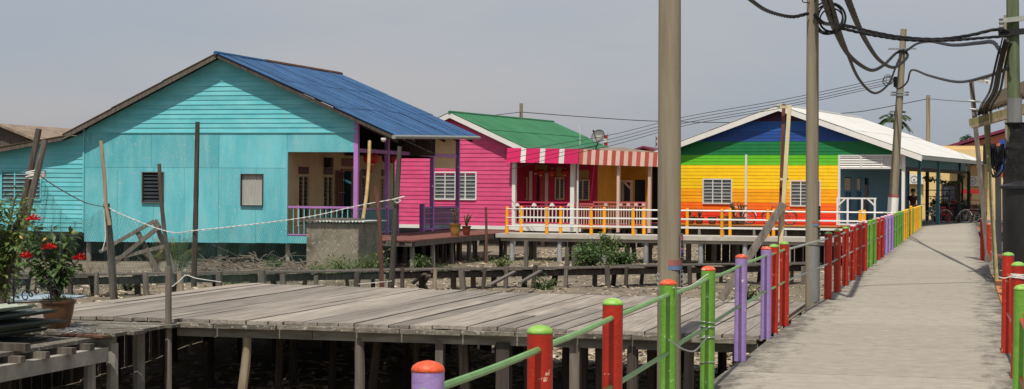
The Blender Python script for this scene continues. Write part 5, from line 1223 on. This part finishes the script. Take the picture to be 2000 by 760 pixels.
# ================================================================== BICYCLES, CHAIRS, PERSON
def bicycle(c, ang, label, fm='bike_frame', guard='white', sc=1.0):
    c = Vector(c); o = thing('bicycle', label, 'bicycle', c); U = Vector((math.cos(ang), math.sin(ang), 0)); S_ = Vector((-U.y, U.x, 0)); Z = Vector((0,0,1)); r = .33*sc
    P = lambda x, z: c+U*x*sc+Z*z*sc
    for x in (-.52, .52):
        m = MB(); m.ring(P(x,.33), S_, r-.018, .02, 24, 6); w = m.build('wheel', 'tyre', o, smooth=True)
        m = MB(); m.ring(P(x,.33), S_, r-.045, .009, 24, 5)
        for k in range(10): q = 6.283*k/10; m.tube([P(x,.33), P(x,.33)+(U*math.cos(q)+Z*math.sin(q))*(r-.045)], .0035, 4)
        m.build('rim', 'steel', w)
        m = MB(); m.tube([P(x,.33)+(U*math.cos(q)+Z*math.sin(q))*(r+.035) for q in [math.radians(t) for t in range(15, 171, 15)]], .02, 6); m.build('mudguard', guard, o, smooth=True)
    m = MB(); bb, st, hd, ht = P(-.08,.3), P(-.22,.82), P(.34,.86), P(.32,.72)
    for a, b in ((bb,st),(bb,ht),(P(-.2,.74),hd),(P(-.52,.33),bb),(P(-.52,.33),P(-.2,.74)),(hd,P(.52,.33))): m.tube([a,b], .017, 6)
    m.build('frame', fm, o, smooth=True)
    m = MB(); m.tube(spline([P(.34,.86), P(.32,1.0), P(.28,1.04)],4), .013, 6); m.tube(spline([P(.16,1.0)-S_*.28, P(.3,1.05)-S_*.2, P(.33,1.03), P(.3,1.05)+S_*.2, P(.16,1.0)+S_*.28],5), .012, 6); m.build('handlebar', 'steel', o, smooth=True)
    m = MB(); s0 = P(-.24,.88); m.box8([s0-U*.14-S_*.1-Z*.03, s0+U*.16-S_*.03-Z*.02, s0+U*.16+S_*.03-Z*.02, s0-U*.14+S_*.1-Z*.03, s0-U*.14-S_*.09+Z*.03, s0+U*.15-S_*.025+Z*.02, s0+U*.15+S_*.025+Z*.02, s0-U*.14+S_*.09+Z*.03]); m.tube([st, s0], .014, 6); m.build('saddle', 'black', o)
    m = MB(); m.ring(bb, S_, .08, .008, 16, 4); m.bar(bb-S_*.05, bb-S_*.05+Z*-.16*sc+U*.05, .02, .015); m.bar(bb+S_*.05, bb+S_*.05+Z*.16*sc-U*.05, .02, .015); m.build('crank', 'steel', o)
    m = MB(); m.bar(P(-.4,.72), P(-.75,.72), .14, .02); m.tube([P(-.72,.71), P(-.54,.35)], .007, 4); m.build('carrier', 'steel', o)
    return o
ar = -HA
for px, lab, fl in ((1443,'bicycle with white mudguards leaning left of the white batten',-1),(1522,'dark red bicycle parked right of the white batten',1)):
    a, _ = Rn.hit(px, 430, -.55); c = Rn.w(a, -.55, -.006); bicycle(c, ar+(math.pi if fl < 0 else math.pi), lab, 'bike_frame' if fl < 0 else 'maroon', 'white' if fl < 0 else 'maroon')
for px, dep, an, lab, gd in ((1866,93,.25,'bicycle with pale front mudguard parked at end of walkway','white'),(1884,96,.3,'dark bicycle parked behind the pale mudguard one','black'),(1898,99,.35,'farthest dark bicycle near the green plant','black')):
    c = at(px, 425, dep); bicycle((c.x, c.y, 0 if c.y < 96.5 else -.012), math.pi+an, lab, 'black', gd)
def chair(c, ang, mat, label):
    c = Vector(c); o = thing('plastic_chair', label, 'chair', c); U = Vector((math.cos(ang), math.sin(ang), 0)); S_ = Vector((-U.y, U.x, 0)); Z = Vector((0,0,1)); Pq = lambda x, y, z: c+U*x+S_*y+Z*z
    m = MB(); m.bar(Pq(-.22,0,.43), Pq(.22,0,.44), .42, .03); m.build('seat', mat, o)
    for x in (-.2,.2):
        for y in (-.19,.19): m = MB(); m.bar(Pq(x*1.15,y*1.12,0), Pq(x,y,.42), .04, .04); m.build('leg', mat, o)
    m = MB()
    for k in range(5): y = -.18+.09*k; m.bar(Pq(-.21,y,.44), Pq(-.29,y,.8), .05, .02)
    m.bar(Pq(-.29,-.22,.82), Pq(-.29,.22,.82), .03, .08); m.build('backrest', mat, o)
    for y in (-.21,.21): m = MB(); m.bar(Pq(-.24,y,.64), Pq(.2,y,.62), .04, .025); m.bar(Pq(.19,y,.44), Pq(.19,y,.61), .03, .03); m.build('armrest', mat, o)
for px, dep, mat, lab, an in ((1818,91,'white_plastic','pale plastic chair behind the last green post',-1.9),(1843,93,'red_plastic','front red plastic chair in the verandah shade',-1.2),(1850,96,'red_plastic','second red plastic chair behind the front red one',-2.2),(1893,104,'red_plastic','left bright red chair by the cream building',-1.5),(1904,104.5,'red_plastic','right bright red chair by the cream building',-1.7)):
    c = at(px, 430, dep); chair((c.x, c.y, 0 if (c.y < 96.5 and c.x > -2.0) else -.012 if c.y > 96.5 else -.015), an, mat, lab)
def person(c, ang, label):
    c = Vector(c); o = thing('person', label, 'person', c); U = Vector((math.cos(ang), math.sin(ang), 0)); S_ = Vector((-U.y, U.x, 0)); Z = Vector((0,0,1)); V_ = lambda x, y, z: c+U*x+S_*y+Z*z
    def skin(name, vs, es, mat, par):
        me = bpy.data.meshes.new(name); org = Vector(vs[0][0]); me.from_pydata([v[0]-org for v in vs], [], es); ob = put(name, me, org, par); md = ob.modifiers.new('s','SKIN'); 
        for i, v in enumerate(vs): me.skin_vertices[0].data[i].radius = v[1]
        me.skin_vertices[0].data[0].use_root = True; ob.modifiers.new('u','SUBSURF').levels = 1; ob.modifiers['u'].render_levels = 2; me.materials.append(MAT(mat)); return ob
    vs = [(V_(0,0,.94),(.15,.11)),(V_(.01,0,1.12),(.14,.10)),(V_(.02,0,1.32),(.17,.11)),(V_(.02,0,1.46),(.07,.07)),(V_(.03,0,1.53),(.055,.055)),(V_(.04,0,1.60),(.085,.095)),(V_(.04,0,1.70),(.075,.09)),
          (V_(0,.1,.86),(.09,.09)),(V_(.03,.11,.48),(.06,.06)),(V_(0,.11,.09),(.045,.045)),(V_(.14,.12,.04),(.04,.035)),(V_(0,-.1,.86),(.09,.09)),(V_(.02,-.11,.48),(.06,.06)),(V_(0,-.11,.09),(.045,.045)),(V_(.14,-.12,.04),(.04,.035)),
          (V_(.01,.2,1.40),(.06,.06)),(V_(.0,.25,1.12),(.045,.045)),(V_(.12,.2,.92),(.033,.033)),(V_(.17,.18,.85),(.03,.035)),(V_(.01,-.2,1.40),(.06,.06)),(V_(.0,-.25,1.12),(.045,.045)),(V_(.12,-.2,.92),(.033,.033)),(V_(.17,-.18,.85),(.03,.035))]
    es = [(0,1),(1,2),(2,3),(3,4),(4,5),(5,6),(0,7),(7,8),(8,9),(9,10),(0,11),(11,12),(12,13),(13,14),(2,15),(15,16),(16,17),(17,18),(2,19),(19,20),(20,21),(21,22)]
    b = skin('body', vs, es, 'skin', o)
    vs2 = [(V_(0,0,.93),(.165,.125)),(V_(.01,0,1.12),(.155,.115)),(V_(.02,0,1.32),(.185,.125)),(V_(.02,0,1.42),(.10,.09)),(V_(.01,.2,1.39),(.075,.075)),(V_(.0,.235,1.2),(.065,.065)),(V_(.01,-.2,1.39),(.075,.075)),(V_(.0,-.235,1.2),(.065,.065))]
    skin('shirt', vs2, [(0,1),(1,2),(2,3),(2,4),(4,5),(2,6),(6,7)], 'shirt', o)
    vs3 = [(V_(0,0,.92),(.16,.12)),(V_(0,.1,.84),(.105,.105)),(V_(.03,.11,.48),(.075,.075)),(V_(0,.11,.12),(.06,.06)),(V_(0,-.1,.84),(.105,.105)),(V_(.02,-.11,.48),(.075,.075)),(V_(0,-.11,.12),(.06,.06))]
    skin('trousers', vs3, [(0,1),(1,2),(2,3),(0,4),(4,5),(5,6)], 'trousers', o)
    m = MB(); pf = [(.02,-.04),(.10,-.03),(.115,.04),(.10,.09),(.06,.125),(.01,.13)]; m.lathe(V_(.015,0,1.66), pf, 14); m.build('hair', 'hair', o, smooth=True)
    m = MB(); m.lathe(V_(.15,0,1.60), [(.008,0),(.018,.015),(.008,.05)], 8); m.build('nose', 'skin', o, smooth=True)
    for s in (-1,1): m = MB(); m.lathe(V_(.125,s*.035,1.64), [(.004,0),(.01,.008),(.004,.016)], 8); m.build('eye', 'hair', o); m = MB(); m.lathe(V_(.03,s*.10,1.58), [(.008,0),(.018,.03),(.008,.06)], 8); m.build('ear', 'skin', o, smooth=True)
c = at(1783, 440, 88); person((c.x, c.y, -.015), -1.7, 'person in dark maroon shirt standing in the verandah shade')

# ================================================================== BACKGROUND BUILDINGS, PALMS
q = at(1785, 430, 108); Cb = Frame((q.x, q.y), 0); ca = lambda px, py=376, d=0: Cb.hit(px, py, d)[0]; cz = lambda py, px=1850, d=0: Cb.hit(px, py, d)[1]
CB = thing('cream_building', 'cream plastered building closing the end of the walkway', 'building', Cb.w(3, 2, -.1))
cw = (ca(1842), ca(1866), cz(418), cz(362)); panel(Cb, CB, ca(1740), ca(2010), -.3, 4.2, 'cream_far', [cw], thick=.2)
m = MB(); m.fbox(Cb, ca(1740), ca(2010), .2, 8, 4.2, 4.4); m.fbox(Cb, ca(1740), ca(1740)+.2, .2, 8, -.3, 4.2); m.fbox(Cb, ca(2010)-.2, ca(2010), .2, 8, -.3, 4.2); m.fbox(Cb, ca(1740), ca(2010), 8, 8.2, -.3, 4.4); m.build('wall', 'cream_far', CB)
window(Cb, CB, *cw, ncol=2, nsl=6, fmat='brown_frame', gmat='glass', fw=.1)
for y_ in (345, 372, 400): m = MB(); m.fbox(Cb, ca(1742), ca(1841), -.012, 0, cz(y_), cz(y_)+.03); m.build('plaster_line', 'cream', CB)
CN = thing('forecourt_canopy', 'dark grey corrugated canopy shading the end of the walkway', 'canopy', Cb.w(ca(1850), -6.5, 0))
k0, k1 = ca(1806,376,-6.5), ca(1925,376,-6.5); roof(Cb, CN, k1, 3.35, k0, 2.95, -9.2, -4.4, 'grey_roof', courses=2)
for a_ in (k0+.15, (k0+k1)/2+.4, k1-.15):
    for d_ in (-9.0, -4.6): post(Cb, CN, a_, d_, -.012, 2.95+.4*(a_-k0)/(k1-k0)-.06, .11, 'dark_wood')
for d_ in (-9.0, -4.6): m = MB(); m.bar(Cb.w(k0,d_,2.88), Cb.w(k1,d_,3.28), .08, .1); m.build('beam', 'dark_wood', CN)
roof(Cb, CB, ca(1930), cz(318, 1930), ca(1855), cz(312, 1855)-.25, -2.4, .0, 'grey_roof', courses=1)
for px, py, lab in ((1789,354,'left air conditioner unit on the cream building'),(1903,357,'right air conditioner unit on the cream building')):
    o = thing('air_conditioner', lab, 'air conditioner', Cb.w(ca(px), -.2, cz(py+6))); a = ca(px); z_ = cz(py+6); m = MB(); m.fbox(Cb, a-.42, a+.42, -.36, -.05, z_, z_+.58); m.build('case', 'white', o)
    m = MB(); m.ring(Cb.w(a-.1,-.37,z_+.29), (0,1,0), .2, .02, 18, 5); m.lathe(Cb.w(a-.1,-.37,z_+.23), [(.05,0),(.05,.1)], 10); m.build('fan_guard', 'rail_grey', o)
    m = MB(); m.fbox(Cb, a-.45, a-.4, -.4, 0, z_-.06, z_-.005); m.fbox(Cb, a+.4, a+.45, -.4, 0, z_-.06, z_-.005); m.build('bracket', 'steel', o)
ST = thing('market_counter', 'red topped counter with shelves before the cream building', 'counter', Cb.w(ca(1895), -2, -.012))
m = MB(); m.fbox(Cb, ca(1875,376,-2), ca(1918,376,-2), -2.6, -1.6, cz(378,1895,-2), cz(372,1895,-2)+.05); m.build('top', 'red_plastic', ST)
for px in (1877, 1896, 1915): m = MB(); a = ca(px,376,-2); m.fbox(Cb, a-.05, a+.05, -2.5, -2.4, -.012, cz(378,1895,-2)); m.build('leg', 'brown_grille', ST)
m = MB(); m.fbox(Cb, ca(1876,376,-2), ca(1917,376,-2), -2.4, -1.7, cz(392,1895,-2), cz(390,1895,-2)); m.build('shelf', 'brown_grille', ST)
SH = thing('drinks_rack', 'dark open rack with jars behind the teal verandah post', 'rack', at(1830, 430, 97))
fr = at(1812, 430, 98); F_ = Frame((fr.x, fr.y), 0); m = MB()
for a in (0, .55, 1.1): m.fbox(F_, a, a+.05, 0, .05, -.012, 1.75)
SHb = m.build('upright', 'dark_wood', SH)
for z_ in (.5, .95, 1.35, 1.7): m = MB(); m.fbox(F_, 0, 1.15, .05, .45, z_, z_+.04); m.build('shelf', 'dark_wood', SH)
for k in range(6): m = MB(); m.lathe(F_.w(.12+.18*k, .25, (.54,.99,1.39)[k%3]), [(.06,0),(.07,.15),(.04,.2),(.04,.24)], 10); m.build('jar', 'pot_dark', SH, smooth=True)
# garland under the verandah
m = MB(); gp = spline([at(1806,344,92), at(1830,350,93), at(1850,354,94), at(1872,352,95), at(1880,340,96)], 8); m.tube(gp, .012, 5); rs = random.Random(2)
for p in gp:
    for k in range(7): m.leaf(p+Vector((rs.uniform(-.1,.1),rs.uniform(-.1,.1),rs.uniform(-.15,.03))), (rs.gauss(0,1),rs.gauss(0,1),-.7), (0,-1,.2), .14, .07)
m.build('leaf_garland', 'leaf_dark', label='dark leafy garland strung across the verandah opening', cat='garland')
c = at(1912, 425, 98); o = pot((c.x,c.y,-.012), .25, .4, 'pot_dark', 'potted green plant at the right end of the walkway', 'potted plant', 'potted_plant'); bush(o, (c.x,c.y,.35), .5, .6, 350, 'leaf', (.1,.2), 61)
# peach building far right
q = at(1855, 300, 128); Pb = Frame((q.x,q.y), 0); pa = lambda px, py=290: Pb.hit(px, py)[0]; pz = lambda py, px=1900: Pb.hit(px, py)[1]
PB = thing('peach_building', 'peach gabled house with plum roof edge far behind on the right', 'building', Pb.w(4,4,0))
a0, a1, a2 = pa(1850), pa(1985), pa(2120); z0, z1 = pz(290,1850), pz(250,1985); m = MB()
n_ = len(m.v); m.v += [Pb.w(a,d,z) for d in (0,9) for a, z in ((a0,-1.2),(a2,-1.2),(a2,z0-.1),(a1,z1-.1),(a0,z0-.1))]; m.f += [[0,1,2,3,4],[9,8,7,6,5],[0,5,6,1],[1,6,7,2],[4,9,5,0],[2,7,8,3],[3,8,9,4]]; m.build('wall', 'peach', PB)
for s in (0, 1):
    m = MB(); A_, B_ = ((a0-.5,z0-.15),(a1,z1)) if s == 0 else ((a1,z1),(a2+.5,z0-.15)); m.box8([Pb.w(A_[0],-.4,A_[1]),Pb.w(B_[0],-.4,B_[1]),Pb.w(B_[0],9.4,B_[1]),Pb.w(A_[0],9.4,A_[1]),Pb.w(A_[0],-.4,A_[1]+.2),Pb.w(B_[0],-.4,B_[1]+.2),Pb.w(B_[0],9.4,B_[1]+.2),Pb.w(A_[0],9.4,A_[1]+.2)]); m.build('roof', 'plum', PB)
for k in range(4): m = MB(); a = lerp(a0+1, a2-1, k/3); m.fbox(Pb, a-.5, a+.5, -.05, -.002, .8, 2.2); m.build('window', 'glass', PB)
# low far roofs
def far_house(x0, x1, xr, ye, yr, dep, wm, rm, label, d=8):
    q = at(x0, ye, dep); F_ = Frame((q.x,q.y), 0); A0, zE = F_.hit(x0, ye); AR, zR = F_.hit(xr, yr); A1 = F_.hit(x1, ye)[0]; o = thing('far_house', label, 'house', F_.w((A0+A1)/2, d/2, -1)); m = MB()
    m.v += [F_.w(a,q_,z) for q_ in (0,d) for a, z in ((A0+.4,-1.2),(A1-.4,-1.2),(A1-.4,zE-.1),(AR,zR-.15),(A0+.4,zE-.1))]; m.f += [[0,1,2,3,4],[9,8,7,6,5],[0,5,6,1],[1,6,7,2],[4,9,5,0],[2,7,8,3],[3,8,9,4]]; m.build('wall', wm, o)
    for (pa_, za), (pb_, zb_) in (((A0,zE),(AR,zR)),((AR,zR),(A1,zE))):
        m = MB(); m.box8([F_.w(pa_,-.4,za-.08),F_.w(pb_,-.4,zb_-.08),F_.w(pb_,d+.4,zb_-.08),F_.w(pa_,d+.4,za-.08),F_.w(pa_,-.4,za+.06),F_.w(pb_,-.4,zb_+.06),F_.w(pb_,d+.4,zb_+.06),F_.w(pa_,d+.4,za+.06)]); m.build('roof', rm, o)
    for k in range(2): m = MB(); a = lerp(A0, A1, .3+.4*k); m.fbox(F_, a-.5, a+.5, -.05, -.002, .4, 1.6); m.build('window', 'glass', o)
far_house(1218, 1300, 1258, 300, 287, 122, 'pink_deep', 'plum', 'maroon roofed house peeping behind the striped awning')
far_house(-130, 95, 5, 280, 244, 92, 'old_wood', 'rust_roof', 'brown roofed house behind the teal wing at far left')
def palm(px, py, dep, h_px, label, seed):
    t_ = at(px, py, dep); o = thing('palm_tree', label, 'palm tree', (t_.x, t_.y, -1)); rs = random.Random(seed); m = MB(); m.tube(spline([(t_.x-.5,t_.y,-1.2), (t_.x-.2,t_.y,t_.z*.5), t_], 6), [.2]*6+[.15]*6+[.14], 9); m.build('trunk', 'palm_trunk', o, smooth=True)
    L_ = h_px/3500*dep; cr = MB()
    for k in range(17):
        a = 6.283*k/17+rs.uniform(-.2,.2); el = rs.uniform(-.1,1.1); d = Vector((math.cos(a)*math.cos(el), math.sin(a)*math.cos(el), math.sin(el))); e = t_+d*L_+Vector((0,0,-.35*L_*(1-.4*el))); sp = spline([t_, t_+d*L_*.55+Vector((0,0,.08*L_)), e], 7); cr.tube(sp, .03, 4)
        for q in range(2, len(sp)-1):
            dd = (sp[q+1]-sp[q]).normalized(); sdv = dd.cross(Vector((0,0,1))).normalized()
            for s in (-1,1):
                for fr_ in (0,.5): cr.leaf(sp[q].lerp(sp[q+1],fr_), dd*.7+sdv*s+Vector((0,0,-.4)), (0,0,1), L_*.36, L_*.05)
    f = cr.build('crown', 'leaf_dark', o)
palm(1748, 240, 145, 34, 'coconut palm rising behind the white roof', 71); palm(1888, 272, 150, 14, 'small distant palm beside the peach gable', 72)

# ================================================================== RIGHT EDGE CLUTTER
m = MB(); m.bar(at(1930,512,41.6), at(1897,156,42.4), .11, .11, (0,1,0)); m.build('leaning_post', 'old_wood', label='tall grey squared post leaning left beside the red posts', cat='post')
m = MB()
m.bar(at(1896,158,42.3), at(1932,152,41.0), .05, .05); lp = MB(); lamp = m.build('street_lamp', 'rail_grey', label='small street lamp arm on top of the leaning post', cat='street lamp'); lp.bar(at(1906,156,42.0), at(1930,161,41.2), .16, .06); lp.build('lamp_head', 'white', lamp)
for y_ in (198, 214):
    m = MB(); m.ring(at(1903-(198-y_)*.1,y_,42.2), (.08,0,1), .13, .018, 12, 4); m.build('pole_clamp', 'white', label=('upper' if y_ == 198 else 'lower')+' white clamp on the leaning post', cat='clamp')
m = MB(); m.bar(at(1950,602,33.5), at(1925,230,35.6), .085, .06, (0,1,0)); m.build('lichen_post', 'lichen_wood', label='yellow lichened timber post right of the leaning one', cat='post')
m = MB(); m.bar(at(1951,520,36.5), at(1949,285,36.5), .12, .12); m.build('grey_post', 'pole_grey', label='straight grey post behind the cable meter board', cat='post')
m = MB(); m.bar(at(1972,470,38), at(1967,30,38), .14, .14); m.build('timber_pole', 'pole_concrete', label='thin pale pole just left of the green pole', cat='pole')
AW = thing('shed_roof', 'rough timber and thatch shed roof edge jutting in from right', 'shed', at(1960, 230, 34.5))
m = MB(); m.bar(at(1897,240,35), at(2030,203,33.5), .12, .14); m.build('beam', 'lichen_wood', AW)
m = MB(); m.bar(at(1900,248,34.9), at(2030,212,33.4), .1, .06); m.build('beam', 'pale_trunk', AW)
m = MB(); A_ = at(1910,226,35); B_ = at(2030,182,33.4); bk = Vector((.3,3.0,.5)); m.box8([A_, B_, B_+bk, A_+bk, A_+Vector((0,0,.10)), B_+Vector((0,0,.10)), B_+bk+Vector((0,0,.1)), A_+bk+Vector((0,0,.1))]); m.build('roof', 'thatch', AW)
m = MB(); m.bar(at(1930,300,37.5), at(1930,228,37.5), .1, .1); m.build('strut', 'old_wood', AW)
th = MB(); rs = random.Random(8)
for k in range(260):
    t_ = rs.random(); b = A_.lerp(B_, t_)+Vector((0,-.01,.1)); th.leaf(b, (rs.gauss(0,.3),-.5,-1+rs.gauss(0,.4)), (0,-1,0), rs.uniform(.06,.16), .02)
th.build('fringe', 'thatch', AW)
mb_ = MB(); c = at(1945, 300, 36.2); mb_.bar(c+Vector((-.12,0,-.22)), c+Vector((-.12,0,.2)), .26, .1); mtr = mb_.build('meter_board', 'old_wood', label='small meter board tangled in black cable loops', cat='meter')
m = MB()
for k in range(14):
    x0, x1 = rs.uniform(1934,1946), rs.uniform(1950,1964); y0 = rs.uniform(285,296); yd = rs.uniform(305,342); m.tube(spline([at(x0,y0,36), at(x0+rs.uniform(-3,3),yd,35.8), at((x0+x1)/2,yd+6,35.7), at(x1,yd-rs.uniform(5,25),35.8), at(x1+3,y0-4,36)], 5), rs.uniform(.01,.02), 5)
m.build('cable_tangle', 'cable', mtr, smooth=True)
SG = thing('blue_sign', 'tall blue sign with white emblem and red foot at right', 'sign', at(1960, 345, 46)); sa = at(1953,345,46); SF = Frame((sa.x,sa.y), 0); z0, z1 = at(1953,347,46).z, at(1953,273,46).z
w_ = SF.hit(1968,300)[0]; m = MB(); m.fbox(SF, 0, w_, 0, .05, z0+.12, z1); m.build('panel', 'sign_blue', SG); m = MB(); m.fbox(SF, 0, w_, 0, .05, z0, z0+.118); m.build('foot_strip', 'cap_orange', SG)
m = MB(); m.fbox(SF, .02, w_-.02, -.006, -.001, at(1953,319,46).z, at(1953,316,46).z); m.ring(SF.w(w_*.6,-.012,at(1953,303,46).z), (0,1,0), .05, .012, 16, 4); m.build('emblem', 'white', SG)
m = MB(); m.fbox(SF, w_*.45, w_*.55, .01, .04, gz(sa.x,sa.y)-.1, z0); m.build('stand', 'steel', SG)
# black water tank on a stand
tc_ = at(2002, 420, 28.4); BT = thing('water_tank', 'big black plastic water tank at the right edge', 'water tank', (tc_.x, tc_.y, -.2)); zt_, zb_ = at(1985,366,28.4).z, -.35
m = MB(); m.lathe((tc_.x,tc_.y,0), [(.25,zb_),(.28,zb_+.02),(.34,lerp(zb_,zt_,.5)),(.355,zt_-.03)], 28); m.build('body', 'black_plastic', BT, smooth=True)
m = MB(); m.lathe((tc_.x,tc_.y,0), [(.365,zt_-.028),(.405,zt_-.02),(.405,zt_+.02),(.37,zt_+.035),(.12,zt_+.1),(.02,zt_+.11)], 28); m.build('lid', 'black_plastic', BT, smooth=True)
m = MB()
for x_, y_ in ((-.2,-.2),(.2,-.2),(-.2,.2),(.2,.2)): m.box(tc_.x+x_-.05, tc_.x+x_+.05, tc_.y+y_-.05, tc_.y+y_+.05, gz(tc_.x,tc_.y)-.1, -.4)
m.box(tc_.x-.3, tc_.x+.3, tc_.y-.3, tc_.y+.3, -.4, -.352); m.build('stand', 'old_wood', BT)
# white fence rails and crate by the edge
WF = thing('white_rail_fence', 'short white pipe fence behind the leaning timbers', 'fence', (1.2, 33, 0))
for y_ in (438, 465, 492, 515): m = MB(); a = at(1936,y_,37); b = at(1985,y_-1,36); m.tube([a, b], .022, 6); m.build('rail', 'white', WF, smooth=True)
m = MB(); b = at(1984,440,36); m.tube([(b.x,b.y,gz(b.x,b.y)-.1), (b.x,b.y,at(1984,430,36).z)], .03, 8); m.build('post', 'white', WF, smooth=True)
ED = thing('edge_deck', 'small tan plank ledge at the right edge of the walkway', 'deck', (.9, 33, -.1))
for k in range(6): m = MB(); m.box(.535+k*.2, .725+k*.2, 27.6+R(-.1,.1), 37.5+R(-.1,.1), -.10, -.05+R(-.004,.004)); m.build('plank', 'tan_floor' if k == 0 else 'old_wood', ED)
for yy in (28.2, 31, 34, 37): m = MB(); m.box(.56, 1.75, yy, yy+.1, -.2, -.101); m.build('joist', 'dark_wood', ED); pile(ED, .75, yy+.05, .06, -.2, 'dark_wood'); pile(ED, 1.6, yy+.05, .06, -.2, 'dark_wood')
CRt = thing('timber_crate', 'dark weathered crate on the ledge below the lichened post', 'crate', (.85, 36, -.05))
m = MB(); m.box(.60, 1.15, 35.4, 36.4, -.04, .0); m.box(.60, 1.15, 35.4, 36.4, .36, .40); m.build('frame', 'red_wood', CRt)
for k in range(3):
    m = MB(); m.box(.605, 1.145, 35.38, 35.40, .01+k*.12, .11+k*.12); m.build('slat', 'dark_wood', CRt); m = MB(); m.box(.58, .60, 35.4, 36.4, .01+k*.12, .11+k*.12); m.build('slat', 'dark_wood', CRt)
m = MB(); m.box(.60,.64,35.41,35.45,0,.36); m.box(1.11,1.15,35.41,35.45,0,.36); m.box(.60,.64,36.35,36.39,0,.36); m.box(1.11,1.15,36.35,36.39,0,.36); m.build('corner_post', 'dark_wood', CRt)
# satellite dish, flag, vents on the pink roof
DS = thing('satellite_dish', 'dark rimmed satellite dish on a bent pole over the awning', 'satellite dish', at(1160, 300, 79)); c = at(1168, 266, 79); m = MB(); nrm_ = Vector((-.25,-1,.45)).normalized(); u = nrm_.orthogonal().normalized(); w = nrm_.cross(u); m.v.append(c-nrm_*.1); nn = 24
for j in range(1, 5):
    r = .31*j/4
    for i in range(nn): q = 6.283*i/nn; m.v.append(c+(u*math.cos(q)+w*math.sin(q))*r+nrm_*(-.1+.1*(j/4)**2))
for i in range(nn): m.f.append([0, 1+i, 1+(i+1)%nn])
for j in range(3):
    for i in range(nn): m.f.append([1+j*nn+i, 1+(j+1)*nn+i, 1+(j+1)*nn+(i+1)%nn, 1+j*nn+(i+1)%nn])
m.build('reflector', 'pole_grey', DS, smooth=True)
m = MB(); m.ring(c, nrm_, .31, .012, 28, 5); m.build('rim', 'black', DS, smooth=True)
m = MB(); m.tube(spline([at(1160,300,79.2), at(1165,287,79), at(1168,279,79), at(1168,272,79.2)],4), .028, 7); m.build('mast', 'black', DS, smooth=True)
m = MB(); m.tube([at(1166,279,79), c+nrm_*.5], .016, 6); m.lathe(c+nrm_*.5+Vector((0,0,-.04)), [(.03,0),(.045,.04),(.03,.1)], 8); m.build('feed_arm', 'black', DS)
m = MB()
for k in range(5): a = c+u*0; m.bar(at(1165.5+k*2.2,266,78.86), at(1167+k*2.2,266+(k%2),78.86), .03, .05)
m.build('logo', 'white', DS)
for px, y0, y1, dep, lab in ((1187,264,293,88,'red and white flag beside the satellite dish'),(1281,268,293,95,'tiny red flag next to the big concrete pole')):
    FL = thing('flag', lab, 'flag', at(px, y1, dep)); m = MB(); m.tube([at(px,y1+(22 if dep < 90 else 30),dep), at(px,y0-3,dep)], .02, 6); m.build('staff', 'steel', FL); 
    for s, mt in ((0,'red_plastic'),(1,'white'),(2,'red_plastic')):
        m = MB(); n_ = 6; ya, yb = lerp(y0,y1-8,s/3), lerp(y0,y1-8,(s+1)/3)
        for i in range(n_): x0, x1 = px-7*i/n_ if dep < 90 else px+3*i/n_, px-7*(i+1)/n_ if dep < 90 else px+3*(i+1)/n_; o1, o2 = .04*math.sin(i*1.3), .04*math.sin((i+1)*1.3); P_ = [at(x0,yb,dep+o1), at(x1,yb,dep+o2), at(x1,ya,dep+o2), at(x0,ya,dep+o1)]; m.box8([P_[0],P_[1],P_[1]+Vector((0,.006,0)),P_[0]+Vector((0,.006,0)),P_[3],P_[2],P_[2]+Vector((0,.006,0)),P_[3]+Vector((0,.006,0))])
        m.build('stripe', mt, FL)
m = MB(); m.tube([at(1133,258,84), at(1131,250,84), at(1133,246,84)], .02, 6); m.tube([at(1133,258,84), at(1133,290,84)], .015, 5); m.build('antenna', 'white', label='small white antenna tip above the green roof', cat='antenna')

# draped stall and dark potted plants in the shade at the end of the walkway
c = at(1862, 425, 101.5); DSt = thing('draped_stall', 'dark cloth covered stall table with baskets in the canopy shade', 'stall', (c.x, c.y, -.012)); F_ = Frame((c.x, c.y), 0); m = MB(); n_ = 40; base = len(m.v)
for j, z_ in enumerate((-.01, .4, .92)):
    for i in range(n_):
        t_ = i/n_*4; s_ = int(t_); q = t_-s_; x_, y_ = ((q*2-1, -1), (1, q*2-1), (1-q*2, 1), (-1, 1-q*2))[s_]; k_ = 1+(.05*math.sin(i*2.3) if j < 2 else 0); m.v.append(F_.w(x_*.75*k_, y_*.45*k_, z_))
for j in range(2):
    for i in range(n_): m.f.append([base+j*n_+i, base+j*n_+(i+1)%n_, base+(j+1)*n_+(i+1)%n_, base+(j+1)*n_+i])
m.f.append([base+2*n_+i for i in range(n_)]); m.build('cloth', 'trousers', DSt)
for k, (x_, mt) in enumerate(((-.45,'pot_dark'),(0,'red_plastic'),(.45,'pot_dark'))): m = MB(); m.lathe(F_.w(x_, 0, .925), [(.12,0),(.17,.16),(.18,.2),(.15,.2),(.1,.05)], 12); m.build('basket', mt, DSt, smooth=True)
for k, (px, dep, lab) in enumerate(((1826,97.6,'dark bushy pot plant left of the draped stall'),(1879,99.5,'tall dark pot plant right of the draped stall'))):
    c = at(px, 428, dep); o = pot((c.x, c.y, -.012), .24, .42, 'pot_dark', lab, 'potted plant', 'potted_plant'); bush(o, (c.x, c.y, .38), .5, 1.0, 420, 'leaf_dark', (.1,.22), 90+k, 9)
# more weeds on the mud
for k, (px, py, dep, rad, h, n, lab) in enumerate(((980,540,57,.5,.35,260,'low weeds on the mud left of the loose boards'),(870,530,52,.45,.4,260,'weeds below the pots of the red deck'),(460,530,46,.5,.3,240,'low weeds before the brushwood heap'),(250,540,44,.45,.35,240,'weeds below the broken frame'),(130,520,46,.5,.5,300,'weeds under the teal wing near the flowers'),(1300,560,50,.4,.35,200,'weeds behind the thick concrete pole'),(1460,545,45,.45,.35,220,'weeds behind the purple posts'),(1060,560,46,.5,.3,240,'low weeds between plank walk and platform'))):
    wild(px, py, dep, rad, h, n, 'leaf' if k % 2 else 'leaf_bright', lab, 100+k, ll=(.07,.16))
